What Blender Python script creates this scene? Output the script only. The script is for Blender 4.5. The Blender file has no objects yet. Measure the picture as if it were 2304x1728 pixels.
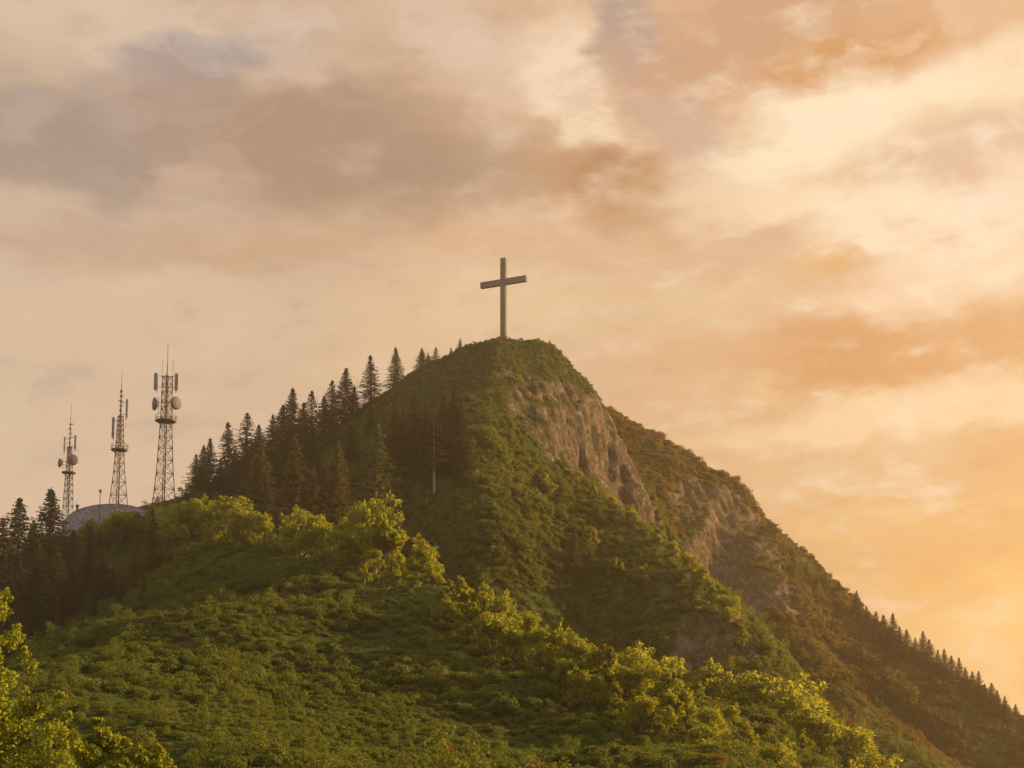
import bpy, math, random
import numpy as np
from mathutils import Vector, Matrix

SC = bpy.context.scene
COL = SC.collection
R = math.radians

# ------------------------------------------------------------------ camera
CAM_Z = 2.0
PITCH, SHIFT, FPX = R(7.0), 0.1966, 3200.0          # FPX: focal length in pixels of the 2304 px wide photograph
cam = bpy.data.cameras.new('camera'); cam_o = bpy.data.objects.new('camera', cam); COL.objects.link(cam_o)
cam_o.location = (0, 0, CAM_Z); cam_o.rotation_euler = (R(90) + PITCH, 0, 0)
cam.sensor_width = 36.0; cam.lens = 50.0; cam.shift_y = SHIFT; cam.clip_start = 0.1; cam.clip_end = 20000
SC.camera = cam_o
CP, SP = math.cos(PITCH), math.sin(PITCH)

def ray(px, py):
    a = (px - 1152.0) / FPX; b = (864.0 + SHIFT * 2304.0 - py) / FPX
    return np.array([a, CP - b * SP, SP + b * CP])
def at(px, py, D):
    """world point seen at photo pixel (px, py) standing D metres in front of the camera"""
    d = ray(px, py); d = d * (D / d[1]); return np.array([d[0], d[1], d[2] + CAM_Z])

# ------------------------------------------------------------------ sun, sky, exposure
SUN_AZ, SUN_EL = R(70), R(16)
sun = bpy.data.lights.new('sun', 'SUN'); sun.energy = 5.0; sun.angle = R(0.6); sun.color = (1.0, 0.60, 0.25)
sun_o = bpy.data.objects.new('sun', sun); COL.objects.link(sun_o); sun_o.location = (120, 60, 90)
sd = Vector((math.sin(SUN_AZ) * math.cos(SUN_EL), math.cos(SUN_AZ) * math.cos(SUN_EL), math.sin(SUN_EL)))
sun_o.rotation_euler = sd.to_track_quat('Z', 'Y').to_euler()
SC.view_settings.view_transform = 'Standard'; SC.view_settings.look = 'None'
SC.view_settings.exposure = 1.0; SC.view_settings.gamma = 1.0
SC.cycles.max_bounces = 5; SC.cycles.diffuse_bounces = 2; SC.cycles.glossy_bounces = 1
SC.cycles.transmission_bounces = 2; SC.cycles.transparent_max_bounces = 4; SC.cycles.volume_bounces = 1
SC.cycles.use_denoising = True

def lin(c):
    return tuple((v / 255 / 12.92) if v / 255 <= 0.04045 else ((v / 255 + 0.055) / 1.055) ** 2.4 for v in c)

class NT:
    """tiny node-tree helper"""
    def __init__(s, tree): s.t = tree; tree.nodes.clear()
    def n(s, typ, ins=None, **kw):
        nd = s.t.nodes.new(typ)
        for k, v in kw.items(): setattr(nd, k, v)
        for k, v in (ins or {}).items(): s.set(nd.inputs[k], v)
        return nd
    def set(s, sock, v):
        if isinstance(v, bpy.types.NodeSocket): s.t.links.new(v, sock)
        elif isinstance(v, bpy.types.Node): s.t.links.new(v.outputs[0], sock)
        else:
            if sock.type == 'RGBA' and not isinstance(v, (float, int)) and len(v) == 3: v = (*v, 1)
            sock.default_value = v
    def math(s, op, a, b=0.0, clamp=False):
        nd = s.t.nodes.new('ShaderNodeMath'); nd.operation = op; nd.use_clamp = clamp
        s.set(nd.inputs[0], a); s.set(nd.inputs[1], b); return nd.outputs[0]
    def mix(s, f, a, b, blend='MIX'):
        nd = s.t.nodes.new('ShaderNodeMix'); nd.data_type = 'RGBA'; nd.blend_type = blend
        s.set(nd.inputs[0], f); s.set(nd.inputs[6], a); s.set(nd.inputs[7], b); return nd.outputs[2]
    def rng(s, v, a, b, c=0.0, d=1.0, smooth=True):
        nd = s.t.nodes.new('ShaderNodeMapRange'); nd.interpolation_type = 'SMOOTHSTEP' if smooth else 'LINEAR'
        for i, x in enumerate((v, a, b, c, d)): s.set(nd.inputs[i], x)
        return nd.outputs[0]
    def noise(s, vec, scale, detail=4.0, rough=0.55, dist=0.0):
        return s.n('ShaderNodeTexNoise', {'Vector': vec, 'Scale': scale, 'Detail': detail, 'Roughness': rough, 'Distortion': dist})

SKY_BASE = dict(TL=(206, 178, 150), TR=(232, 186, 138), BL=(232, 204, 170), BR=(234, 182, 112))
# cloud masses: photo px, py, half-width, half-height (px), tilt (deg), colour, strength
CLOUDS = [
 (260, 70, 520, 130, 0, (228, 202, 172), .75), (80, 330, 560, 130, -4, (164, 146, 130), .9), (480, 125, 330, 60, 12, (168, 158, 152), .85),
 (420, 240, 420, 120, 10, (166, 150, 138), .65), (60, 290, 130, 50, 10, (190, 170, 152), .7),
 (620, 175, 200, 55, 14, (222, 192, 166), .95), (760, 340, 640, 210, -6, (174, 141, 113), .92), (400, 410, 150, 40, 10, (206, 172, 142), .7),
 (660, 60, 150, 70, 20, (218, 192, 168), .8), (1020, 90, 250, 120, -15, (228, 200, 172), .8), (1290, 190, 190, 150, -50, (238, 212, 180), .85),
 (1410, 60, 150, 110, -40, (182, 156, 136), .9), (1470, 170, 120, 70, -30, (205, 172, 148), .7), (1530, 290, 200, 80, -35, (208, 176, 152), .8),
 (1330, 290, 160, 70, -20, (242, 216, 180), .75), (1700, 90, 420, 150, 12, (208, 160, 118), .8), (1890, 125, 300, 95, 12, (216, 156, 92), .85),
 (1900, 270, 480, 110, 14, (246, 226, 190), .9), (2250, 190, 260, 120, 10, (244, 220, 180), .8), (2180, 400, 420, 150, 8, (228, 194, 164), .85),
 (1380, 420, 330, 110, -14, (190, 142, 94), 1.0), (1600, 390, 260, 60, -35, (214, 178, 148), .6), (1750, 470, 420, 120, -6, (240, 212, 170), .7),
 (2040, 520, 420, 110, -12, (246, 222, 186), .85), (1690, 555, 260, 60, 5, (222, 184, 142), .8), (1840, 590, 140, 55, 0, (232, 180, 112), .9),
 (2080, 650, 400, 90, 5, (240, 210, 172), .7), (2240, 480, 160, 110, 0, (244, 220, 188), .7), (1560, 680, 330, 90, 10, (236, 204, 158), .6),
 (1750, 800, 420, 90, -4, (228, 178, 126), .75), (1960, 810, 300, 105, -10, (220, 162, 100), .92), (2220, 770, 260, 75, 4, (226, 170, 108), .88),
 (1690, 850, 120, 40, -10, (240, 200, 142), .8), (1900, 930, 440, 60, 8, (242, 210, 162), .75), (2200, 930, 300, 80, 12, (244, 214, 168), .8),
 (1900, 1050, 400, 90, 0, (236, 198, 148), .6), (2060, 1160, 300, 50, 4, (246, 210, 150), .7), (1960, 1210, 330, 40, -3, (240, 190, 118), .7),
 (2240, 1160, 240, 40, 4, (236, 180, 104), .7), (2250, 1290, 360, 70, 2, (240, 184, 102), .8), (2100, 1420, 330, 60, 4, (246, 206, 132), .6), (2360, 1480, 420, 260, 0, (255, 212, 136), .7),
 (300, 720, 620, 150, 6, (228, 198, 164), .6), (1000, 760, 420, 200, 10, (236, 202, 154), .6), (1160, 700, 260, 130, 0, (240, 208, 158), .55),
 (600, 560, 380, 60, 8, (206, 166, 124), .6), (300, 560, 420, 70, 6, (200, 166, 134), .55), (1120, 520, 340, 70, 12, (230, 186, 138), .6)]

def build_world():
    w = bpy.data.worlds.new('World'); SC.world = w; w.use_nodes = True
    k = NT(w.node_tree)
    d = k.n('ShaderNodeTexCoord').outputs['Generated']
    sx = k.n('ShaderNodeSeparateXYZ', {0: d})
    az = k.math('ARCTAN2', sx.outputs[0], sx.outputs[1]); el = k.math('ARCSINE', sx.outputs[2])
    P0 = k.n('ShaderNodeCombineXYZ', {0: az, 1: el}).outputs[0]
    st = k.n('ShaderNodeMapping', {'Vector': P0, 'Scale': (1.0, 2.1, 1.0), 'Rotation': (0, 0, R(-10))}).outputs[0]
    n1 = k.noise(st, 9.0, 6, 0.58, 0.0); n2 = k.noise(st, 34.0, 6, 0.6, 0.0)
    def off(nd, amt):
        v = k.n('ShaderNodeVectorMath', {0: nd.outputs['Color'], 1: (0.5, 0.5, 0.5)}, operation='SUBTRACT').outputs[0]
        return k.n('ShaderNodeVectorMath', {0: v, 1: (amt, amt * 0.6, 0)}, operation='MULTIPLY').outputs[0]
    P = k.n('ShaderNodeVectorMath', {0: P0, 1: off(n1, 0.10)}, operation='ADD').outputs[0]
    P = k.n('ShaderNodeVectorMath', {0: P, 1: off(n2, 0.040)}, operation='ADD').outputs[0]
    fx = k.rng(az, -0.36, 0.36); fy = k.rng(el, 0.03, 0.47)
    B = {q: lin(c) for q, c in SKY_BASE.items()}
    c = k.mix(fy, k.mix(fx, B['BL'], B['BR']), k.mix(fx, B['TL'], B['TR']))
    for (px, py, rx, ry, tilt, colr, a) in CLOUDS:
        v = ray(px, py); v = v / np.linalg.norm(v)
        m = k.n('ShaderNodeMapping', {'Vector': P, 'Location': (math.atan2(v[0], v[1]), math.asin(v[2]), 0), 'Rotation': (0, 0, R(tilt)), 'Scale': (rx / 3300, ry / 3300, 1)}, vector_type='TEXTURE')
        g = k.n('ShaderNodeVectorMath', {0: m}, operation='LENGTH').outputs['Value']
        c = k.mix(k.rng(g, 1.08, 0.3, 0.0, a), c, tuple(v * (1.18 if colr[0] > 236 and colr[2] > 160 else 1.0) for v in lin(colr)))
    # fine wisps: lighter and darker streaks in the cloud sheet
    n3 = k.noise(st, 16.0, 8, 0.6, 0.0)
    c = k.mix(k.math('MULTIPLY', k.rng(n3.outputs[0], 0.50, 0.74, 0, 0.6), k.math('ADD', k.math('MULTIPLY', fx, .75), .3)), c, k.mix(fx, lin((230, 206, 180)), tuple(1.12 * v for v in lin((252, 232, 198)))))
    c = k.mix(k.rng(n3.outputs[0], 0.49, 0.27, 0, 0.42), c, k.mix(fx, lin((168, 146, 128)), lin((214, 160, 108))))
    n4 = k.noise(k.n('ShaderNodeMapping', {'Vector': P, 'Scale': (1.0, 1.7, 1.0), 'Rotation': (0, 0, R(-18))}).outputs[0], 24.0, 9, 0.56, 0.15)
    puff = k.math('MULTIPLY', k.rng(n4.outputs[0], 0.46, 0.66), k.rng(k.noise(P0, 5.0, 2, .5).outputs[0], .42, .62, 0.02, .26))
    c = k.mix(puff, c, k.mix(fx, lin((226, 202, 178)), tuple(1.1 * v for v in lin((252, 230, 196)))))
    # away from the view the sheet turns greyer, brightened as added fill light for shaded slopes
    back = k.rng(sx.outputs[1], 0.3, -0.6)
    c = k.mix(back, c, tuple(1.35 * v for v in lin((214, 200, 190))))
    sky = k.n('ShaderNodeTexSky', sky_type='NISHITA', sun_disc=False, sun_elevation=SUN_EL, sun_rotation=SUN_AZ, air_density=1.2, dust_density=3.0)
    ten = k.n('ShaderNodeVectorMath', {0: c, 1: (9.9 * SKY_GAIN, 9.8 * SKY_GAIN, 10.15 * SKY_GAIN)}, operation='MULTIPLY').outputs[0]
    out = k.mix(0.96, sky.outputs[0], ten)                       # thin cloud sheet over the clear sky
    bg = k.n('ShaderNodeBackground', {'Color': out, 'Strength': 0.1})
    k.n('ShaderNodeOutputWorld', {'Surface': bg})
SKY_GAIN = 0.497
build_world()
# ------------------------------------------------------------------ helpers
def tag(o, label=None, cat=None, group=None, kind=None):
    if label: o['label'] = label
    if cat: o['category'] = cat
    if group: o['group'] = group
    if kind: o['kind'] = kind
    return o
def mesh_obj(name, verts, faces, mat, parent=None, smooth=False):
    me = bpy.data.meshes.new(name)
    verts = np.asarray(verts, dtype=np.float32)
    if isinstance(faces, np.ndarray):
        n, k = faces.shape
        me.vertices.add(len(verts)); me.vertices.foreach_set('co', verts.ravel())
        me.loops.add(n * k); me.loops.foreach_set('vertex_index', faces.astype(np.int32).ravel())
        me.polygons.add(n); me.polygons.foreach_set('loop_start', np.arange(0, n * k, k, dtype=np.int32))
        me.update(calc_edges=True)
    else:
        me.from_pydata([tuple(map(float, v)) for v in verts], [], faces)
    if smooth: me.polygons.foreach_set('use_smooth', [True] * len(me.polygons))
    for m in (mat if isinstance(mat, (list, tuple)) else [mat]): me.materials.append(m)
    o = bpy.data.objects.new(name, me); COL.objects.link(o)
    if parent is not None: o.parent = parent
    return o
def empty(name, loc, rz=0.0, scale=1.0):
    o = bpy.data.objects.new(name, None); COL.objects.link(o); o.empty_display_size = 0.5
    o.location = [float(v) for v in loc]; o.rotation_euler = (0, 0, rz); o.scale = (scale,) * 3
    return o

def _hash(ix, iy, iz, seed):
    h = (ix.astype(np.int64) * 374761393 + iy.astype(np.int64) * 668265263 + iz.astype(np.int64) * 2147483647 + seed * 1274126177) & 0xFFFFFFFF
    h = ((h ^ (h >> 13)) * 1274126177) & 0xFFFFFFFF
    h = ((h ^ (h >> 16)) * 2246822519) & 0xFFFFFFFF
    return ((h ^ (h >> 15)) & 0xFFFF) / 65535.0
def vnoise(x, y, z, seed=0):
    x, y, z = np.broadcast_arrays(x, y, z)
    fx, fy, fz = np.floor(x), np.floor(y), np.floor(z)
    ux, uy, uz = x - fx, y - fy, z - fz
    sm = lambda t: t * t * (3 - 2 * t)
    ux, uy, uz = sm(ux), sm(uy), sm(uz)
    o = 0
    for i in (0, 1):
        for j in (0, 1):
            for k in (0, 1):
                wgt = (ux if i else 1 - ux) * (uy if j else 1 - uy) * (uz if k else 1 - uz)
                o = o + wgt * _hash(fx + i, fy + j, fz + k, seed)
    return o
def fbm(x, y, z, oct=4, gain=0.5, seed=0):
    s, a, tot = 0, 1.0, 0
    for i in range(oct):
        s = s + a * (vnoise(x, y, z, seed + i) - 0.5); tot += a
        x, y, z, a = x * 2.03, y * 2.03, z * 2.03, a * gain
    return s / tot * 2.0
def ridged(x, y, z, oct=4, seed=0):
    s, a, tot = 0, 1.0, 0
    for i in range(oct):
        s = s + a * (1 - np.abs(2 * vnoise(x, y, z, seed + i) - 1)); tot += a
        x, y, z, a = x * 2.1, y * 2.1, z * 2.1, a * 0.5
    return s / tot
def sstep(v, a, b):
    t = np.clip((v - a) / (b - a), 0, 1); return t * t * (3 - 2 * t)

# ------------------------------------------------------------------ terrain: every ridge is a crest line with its own slopes left and right
# crest points: photo px, py, distance; then slope on the left-hand side and on the right-hand side when walking along the list
RIDGES = [
 ('summit_west', 7, [(1133, 764, 420, .75, .6), (1060, 774, 421, .75, .6), (1000, 800, 423, .75, .6), (940, 832, 425, .72, .6), (880, 870, 425, .7, .6), (800, 920, 422, .66, .6),
   (720, 968, 418, .62, .6), (640, 1008, 412, .58, .6), (560, 1048, 405, .55, .6), (480, 1085, 398, .5, .6), (420, 1110, 390, .55, .6), (330, 1150, 372, .6, .6), (230, 1172, 352, .62, .6),
   (140, 1200, 338, .62, .6), (20, 1270, 320, .55, .6), (-150, 1350, 300, .36, .6), (-350, 1450, 280, .36, .6)]),
 ('summit_east', 4, [(1133, 764, 420, 1.0, 1.0), (1200, 770, 423, 1.2, 1.2), (1250, 795, 425, 1.4, 1.5), (1310, 845, 428, 1.5, 1.7), (1355, 905, 430, 1.6, 1.8), (1385, 980, 428, 1.6, 1.8),
   (1412, 1070, 424, 1.6, 1.7), (1440, 1200, 416, 1.6, 1.5), (1475, 1380, 404, 1.5, 1.2)]),
 ('mid_spur', 12, [(1120, 790, 414, 1.9, .72), (1108, 872, 405, 1.7, .66), (1170, 955, 397, 1.5, .58), (1250, 1035, 388, 1.4, .55), (1340, 1120, 377, 1.3, .55), (1440, 1200, 364, 1.3, .58),
   (1530, 1272, 350, 1.3, .85), (1595, 1345, 338, 1.3, 1.1), (1655, 1425, 327, 1.3, 1.1), (1705, 1510, 316, 1.2, .95), (1775, 1660, 298, 1.2, .7), (1840, 1800, 276, 1.1, .6)]),
 ('rock_rib', 3, [(1150, 790, 416, 1.0, .9), (1205, 845, 414, 1.6, 1.2), (1260, 915, 411, 1.8, 1.5), (1300, 975, 408, 1.8, 1.6), (1320, 1040, 403, 1.8, 1.6), (1350, 1110, 397, 1.7, 1.5)]),
 ('rear_hill', 9, [(1200, 880, 582, .7, .7), (1300, 900, 580, .7, .7), (1375, 928, 572, .7, .75), (1480, 990, 566, .7, .75), (1560, 1040, 562, .8, .8), (1655, 1092, 557, 1.2, .9), (1705, 1152, 552, 1.6, 1.1),
   (1742, 1248, 548, 1.3, 1.0), (1800, 1288, 544, .8, .8), (1875, 1337, 540, .7, .75), (1979, 1412, 530, .7, .7), (2083, 1484, 520, .7, .7), (2187, 1556, 510, .7, .65), (2304, 1622, 500, .7, .6),
   (2450, 1705, 480, .7, .5), (2600, 1790, 460, .7, .5)]),
 ('rear_spur', 6, [(1640, 1110, 552, .9, .6), (1700, 1250, 528, .9, .55), (1760, 1395, 498, .8, .5), (1860, 1520, 468, .7, .48), (1960, 1640, 438, .6, .45), (2100, 1750, 408, .6, .45)]),
 ('near_spur', 7, [(250, 1190, 338, .4, .8), (330, 1200, 325, .4, .8), (450, 1222, 302, .45, .72), (600, 1248, 280, .5, .58), (720, 1266, 262, .5, .42), (850, 1296, 246, .5, .32), (960, 1346, 232, .5, .28), (1070, 1412, 218, .5, .26),
   (1180, 1462, 205, .5, .25), (1300, 1530, 192, .5, .25), (1420, 1590, 180, .5, .25), (1560, 1655, 168, .45, .25), (1700, 1722, 158, .5, .25), (1850, 1810, 146, .5, .25), (1960, 1900, 130, .5, .25)]),
 ('near_hump', 10, [(780, 1322, 247, .45, .2), (640, 1345, 232, .28, .36), (500, 1390, 212, .2, .36), (370, 1450, 188, .18, .34), (240, 1520, 160, .16, .3), (100, 1590, 132, .15, .3), (-80, 1660, 110, .15, .3)]),
]
CAPS = {'summit_west': (2.2, .6), 'summit_east': (1.2, 1.3), 'mid_spur': (1.2, 1.0), 'rock_rib': (1.4, 1.6), 'rear_hill': (.7, .5), 'rear_spur': (1.5, .6), 'near_spur': (.5, .4), 'near_hump': (.8, .4)}
def axis(a, b, base, zones):
    out, v = [a], a
    while v < b:
        st = base
        for (u0, u1, s) in zones:
            if u0 <= v <= u1: st = min(st, s)
        v += st; out.append(v)
    return np.array(out)
GX = axis(-260, 420, 2.2, [(-120, 160, 1.3), (-10, 75, 0.75), (95, 160, 0.9)])
GY = axis(20, 720, 2.2, [(60, 600, 1.4), (365, 440, 0.75), (500, 560, 0.95)])

def height(X, Y):
    zs = [-12 * sstep(X - .20 * Y, -10, 30)]
    for (nm, r, pts) in RIDGES:
        P = np.array([[*at(p[0], p[1], p[2]), p[3], p[4]] for p in pts])
        cap = CAPS.get(nm, (.7, .7))
        best = np.full(X.shape, 1e9); z0 = np.zeros_like(X); sl = np.zeros_like(X)
        for i in range(len(P) - 1):
            a, b = P[i], P[i + 1]; dx, dy = b[0] - a[0], b[1] - a[1]; L2 = dx * dx + dy * dy
            t = np.clip(((X - a[0]) * dx + (Y - a[1]) * dy) / L2, 0, 1)
            qx, qy = X - (a[0] + t * dx), Y - (a[1] + t * dy)
            d2 = qx * qx + qy * qy; m = d2 < best
            side = dx * qy - dy * qx
            L, Rr = a[3] + t * (b[3] - a[3]), a[4] + t * (b[4] - a[4])
            dd = np.sqrt(d2) + 1e-6
            f = np.clip(side / (np.sqrt(L2) * dd) * 1.0, -1, 1) * 0.5 + 0.5
            s = L * f + Rr * (1 - f)
            tu = ((X - a[0]) * dx + (Y - a[1]) * dy) / L2          # beyond the ends of the line the slope turns into the end's own
            if i == 0: s = s + (cap[0] - s) * np.clip(-tu * np.sqrt(L2) / dd, 0, 1) ** 1.0
            if i == len(P) - 2: s = s + (cap[1] - s) * np.clip((tu - 1) * np.sqrt(L2) / dd, 0, 1)
            best = np.where(m, d2, best); z0 = np.where(m, a[2] + t * (b[2] - a[2]), z0); sl = np.where(m, s, sl)
        zs.append(z0 - sl * (np.sqrt(best + r * r) - r) - (9 * sstep(X - .2 * Y, -8, 14) if nm == 'near_hump' else 0))
    Z = np.stack(zs); K = 1.3
    mx = Z.max(0)
    return mx + K * np.log(np.exp((Z - mx) / K).sum(0)) - K * 0.3
def blur(Z, n):
    for _ in range(n):
        Zp = np.pad(Z, 1, mode='edge')
        Z = (Zp[:-2, 1:-1] + Zp[2:, 1:-1] + Zp[1:-1, :-2] + Zp[1:-1, 2:] + 4 * Z) / 8
    return Z
X, Y = np.meshgrid(GX, GY)
Z = blur(height(X, Y), 3)
soft = np.exp(-(((X + 7) / 26) ** 2 + ((Y - 355) / 52) ** 2) ** 2) * (1 - sstep(Z, 108, 118))          # the shoulder below the summit is rounded
Z = Z + soft * (blur(Z, 220) - Z)
gy_, gx_ = np.gradient(Z, GY, GX)
SLOPE = np.hypot(gx_, gy_)
lump = fbm(X / 26, Y / 26, Z / 26, 4, .5, 3)
Z = Z + lump * 3.4 * sstep(Z, -13, 6) * (1 - np.exp(-((X - at(1133, 764, 420)[0]) ** 2 + (Y - 420) ** 2) / 90))
far = sstep(Y, 440, 480)
Z = Z + far * fbm(X / 42 + 9, Y / 42, Z / 42, 3, .5, 14) * 7.5 * (1 - .75 * np.exp(-(SLOPE * 0)) * sstep(Z, 60, 100))
Z = Z + fbm(X / 15, Y / 15, Z / 15, 2, .5, 18) * 1.8 * (1 - sstep(Y, 230, 280))
Z = Z + fbm(X / 9, Y / 9, Z / 9, 3, .5, 8) * 1.2
edge = np.minimum.reduce([X - GX[0], GX[-1] - X, Y - GY[0], GY[-1] - Y])
Z = Z - (1 - sstep(edge, 0, 40)) * (Z + 15.0)
Z = np.maximum(Z, -15.0)
# bare rock where the slope is steep, broken up by ledges of green
gy_, gx_ = np.gradient(Z, GY, GX)
SL2 = np.hypot(gx_, gy_)
brk = fbm(X / 16, Y / 16, Z / 11, 4, .55, 21)
def blob(px, py, D, rx, ry):
    c = at(px, py, D); return np.exp(-(((X - c[0]) / rx) ** 2 + ((Y - c[1]) / ry) ** 2))
def zone(cx, cy, rx, ry): return np.exp(-(((X - cx) / rx) ** 2 + ((Y - cy) / ry) ** 2) ** 2)
ZONE = np.clip(zone(24, 408, 28, 26) + zone(38, 404, 15, 24) + zone(82, 516, 27, 46) + zone(47, 325, 15, 20) + .85 * zone(4, 392, 10, 13), 0, 1)
ROCK = sstep(blur(SL2, 2) + brk * 0.8 - 0.10 + .30 * zone(82, 516, 27, 46) + .5 * zone(47, 325, 15, 20) + .10 * zone(4, 392, 10, 13), 0.86, 1.08) * ZONE * (1 - .85 * sstep(Z + brk * 12, 108, 118) * (Y < 440))
NRM = np.stack([-gx_, -gy_, np.ones_like(Z)], -1); NRM /= np.linalg.norm(NRM, axis=-1, keepdims=True)
strata = ridged(X / 5 + Y / 9, Y / 5, Z / 14, 4, 31) - 0.6 + 0.5 * (ridged(X / 1.9, Y / 1.9, Z / 4.5, 3, 37) - 0.6)
DSP = (strata * 4.4 * ROCK)[..., None] * NRM
VX, VY, VZ = X + DSP[..., 0], Y + DSP[..., 1], Z + DSP[..., 2] * 0.6
def zat(x, y):
    """ground height by bilinear look-up"""
    x = np.asarray(x, float); y = np.asarray(y, float)
    i = np.clip(np.searchsorted(GX, x) - 1, 0, len(GX) - 2); j = np.clip(np.searchsorted(GY, y) - 1, 0, len(GY) - 2)
    u = np.clip((x - GX[i]) / (GX[i + 1] - GX[i]), 0, 1); v = np.clip((y - GY[j]) / (GY[j + 1] - GY[j]), 0, 1)
    return Z[j, i] * (1 - u) * (1 - v) + Z[j, i + 1] * u * (1 - v) + Z[j + 1, i] * (1 - u) * v + Z[j + 1, i + 1] * u * v
def field(F, x, y):
    i = np.clip(np.searchsorted(GX, x), 0, len(GX) - 1); j = np.clip(np.searchsorted(GY, y), 0, len(GY) - 1)
    return F[j, i]
def ground_at(px, py, D0, D1=None, hi=True):
    """walk the pixel's ray from D0 away from the camera until it meets the ground; else the point at D0 dropped on the ground"""
    Ds = np.arange(D0, D1 or D0 + 160, 0.5)
    d = ray(px, py); xs, ys, zz = d[0] / d[1] * Ds, Ds, d[2] / d[1] * Ds + CAM_Z
    g = zat(xs, ys); hit = np.nonzero(g >= zz)[0]
    k = hit[0] if len(hit) else int(np.argmax(g - zz))
    return np.array([xs[k], ys[k], float(g[k])])
def drop(px, D):
    x = (px - 1152) / FPX * D / (CP) ; d = ray(px, 1500); x = d[0] / d[1] * D
    return np.array([x, D, float(zat(x, D))])

def terrain_material():
    m = bpy.data.materials.new('hillside_ground'); m.use_nodes = True; k = NT(m.node_tree)
    pos = k.n('ShaderNodeNewGeometry').outputs['Position']
    rk = k.n('ShaderNodeAttribute', attribute_name='rock').outputs['Fac']
    big = k.noise(pos, 0.045, 4, .6); mid = k.noise(pos, 0.32, 5, .65); fine = k.noise(pos, 2.2, 4, .7)
    g = k.mix(k.rng(big.outputs[0], .38, .66), (0.036, 0.070, 0.012, 1), (0.074, 0.112, 0.018, 1))
    g = k.mix(k.rng(mid.outputs[0], .48, .72), g, (0.085, 0.070, 0.026, 1))
    g = k.mix(k.rng(fine.outputs[0], .35, .75, 0, .6), g, (0.025, 0.030, 0.010, 1))
    str_ = k.n('ShaderNodeMapping', {'Vector': pos, 'Scale': (0.5, 0.5, 0.30)}).outputs[0]
    s1 = k.noise(str_, 1.0, 7, .68, .6); s2 = k.noise(pos, 1.6, 6, .7)
    vor = k.n('ShaderNodeTexVoronoi', {'Vector': str_, 'Scale': 2.3, 'Randomness': 1.0}, feature='DISTANCE_TO_EDGE')
    r = k.mix(k.rng(s1.outputs[0], .36, .66), (0.05, 0.040, 0.035, 1), (0.26, 0.20, 0.16, 1))
    r = k.mix(k.rng(s2.outputs[0], .55, .8, 0, .6), r, (0.34, 0.28, 0.235, 1))
    r = k.mix(k.rng(vor.outputs[0], .15, .0, 0, .8), r, (0.075, 0.06, 0.05, 1))
    moss = k.noise(pos, 0.28, 6, .7)
    r = k.mix(k.rng(moss.outputs[0], .47, .60, 0, .9), r, (0.06, 0.062, 0.02, 1))
    nz = k.n('ShaderNodeSeparateXYZ', {0: k.n('ShaderNodeNewGeometry').outputs['Normal']}).outputs[2]
    r = k.mix(k.rng(k.math('ADD', nz, k.math('MULTIPLY', mid.outputs[0], .35)), .74, .92, 0, .9), r, (0.05, 0.066, 0.018, 1))   # green on the ledges
    f = k.rng(k.math('ADD', rk, k.math('MULTIPLY', k.math('SUBTRACT', mid.outputs[0], .5), .9)), .38, .62)
    c = k.mix(f, g, r)
    bmp = k.n('ShaderNodeBump', {'Height': k.math('ADD', s1.outputs[0], k.math('MULTIPLY', fine.outputs[0], .4)), 'Strength': 1.0, 'Distance': 1.3})
    b = k.n('ShaderNodeBsdfPrincipled', {'Base Color': c, 'Roughness': 0.95, 'Normal': bmp}); b.inputs['Specular IOR Level'].default_value = 0.1
    k.n('ShaderNodeOutputMaterial', {'Surface': b})
    return m
M_GROUND = terrain_material()
ny, nx = X.shape
idx = np.arange(nx * ny).reshape(ny, nx)
F = np.stack([idx[:-1, :-1], idx[:-1, 1:], idx[1:, 1:], idx[1:, :-1]], -1).reshape(-1, 4)
hill = mesh_obj('hillside', np.stack([VX, VY, VZ], -1).reshape(-1, 3), F, M_GROUND, smooth=True)
at_ = hill.data.attributes.new('rock', 'FLOAT', 'POINT'); at_.data.foreach_set('value', ROCK.astype(np.float32).ravel())
tag(hill, kind='structure')
gm = 1500.0
ground = mesh_obj('ground', [(-gm, -gm, -14.0), (gm, -gm, -14.0), (gm, gm, -14.0), (-gm, gm, -14.0)], [(0, 1, 2, 3)], M_GROUND)
tag(ground, kind='structure')
# ------------------------------------------------------------------ foliage materials
def leaf_material(name, dark, light, accent, trans, scale=0.09, acc=0.6, tr=0.42):
    m = bpy.data.materials.new(name); m.use_nodes = True; k = NT(m.node_tree)
    pos = k.n('ShaderNodeNewGeometry').outputs['Position']
    rnd = k.n('ShaderNodeObjectInfo').outputs['Random']
    big = k.noise(pos, scale, 4, .6); mid = k.noise(pos, 0.7, 3, .6); tiny = k.noise(pos, 5.0, 2, .6)
    v = k.math('ADD', k.math('MULTIPLY', big.outputs[0], .9), k.math('ADD', k.math('MULTIPLY', mid.outputs[0], .35), k.math('MULTIPLY', rnd, .3)))
    c = k.mix(k.rng(v, .55, 1.0), dark, light)
    c = k.mix(k.rng(k.noise(pos, scale * 2.3, 4, .7).outputs[0], acc, acc + .16, 0, .85), c, accent)
    c = k.mix(k.rng(tiny.outputs[0], .3, .75, 0.25, -0.25), c, k.mix(.5, c, (0.01, 0.012, 0.004, 1)))
    t = k.mix(.55, c, trans)
    d = k.n('ShaderNodeBsdfPrincipled', {'Base Color': c, 'Roughness': 0.6}); d.inputs['Specular IOR Level'].default_value = 0.25
    tl = k.n('ShaderNodeBsdfTranslucent', {'Color': t})
    mx = k.n('ShaderNodeMixShader', {0: tr, 1: d.outputs[0], 2: tl.outputs[0]})
    k.n('ShaderNodeOutputMaterial', {'Surface': mx})
    return m
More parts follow.
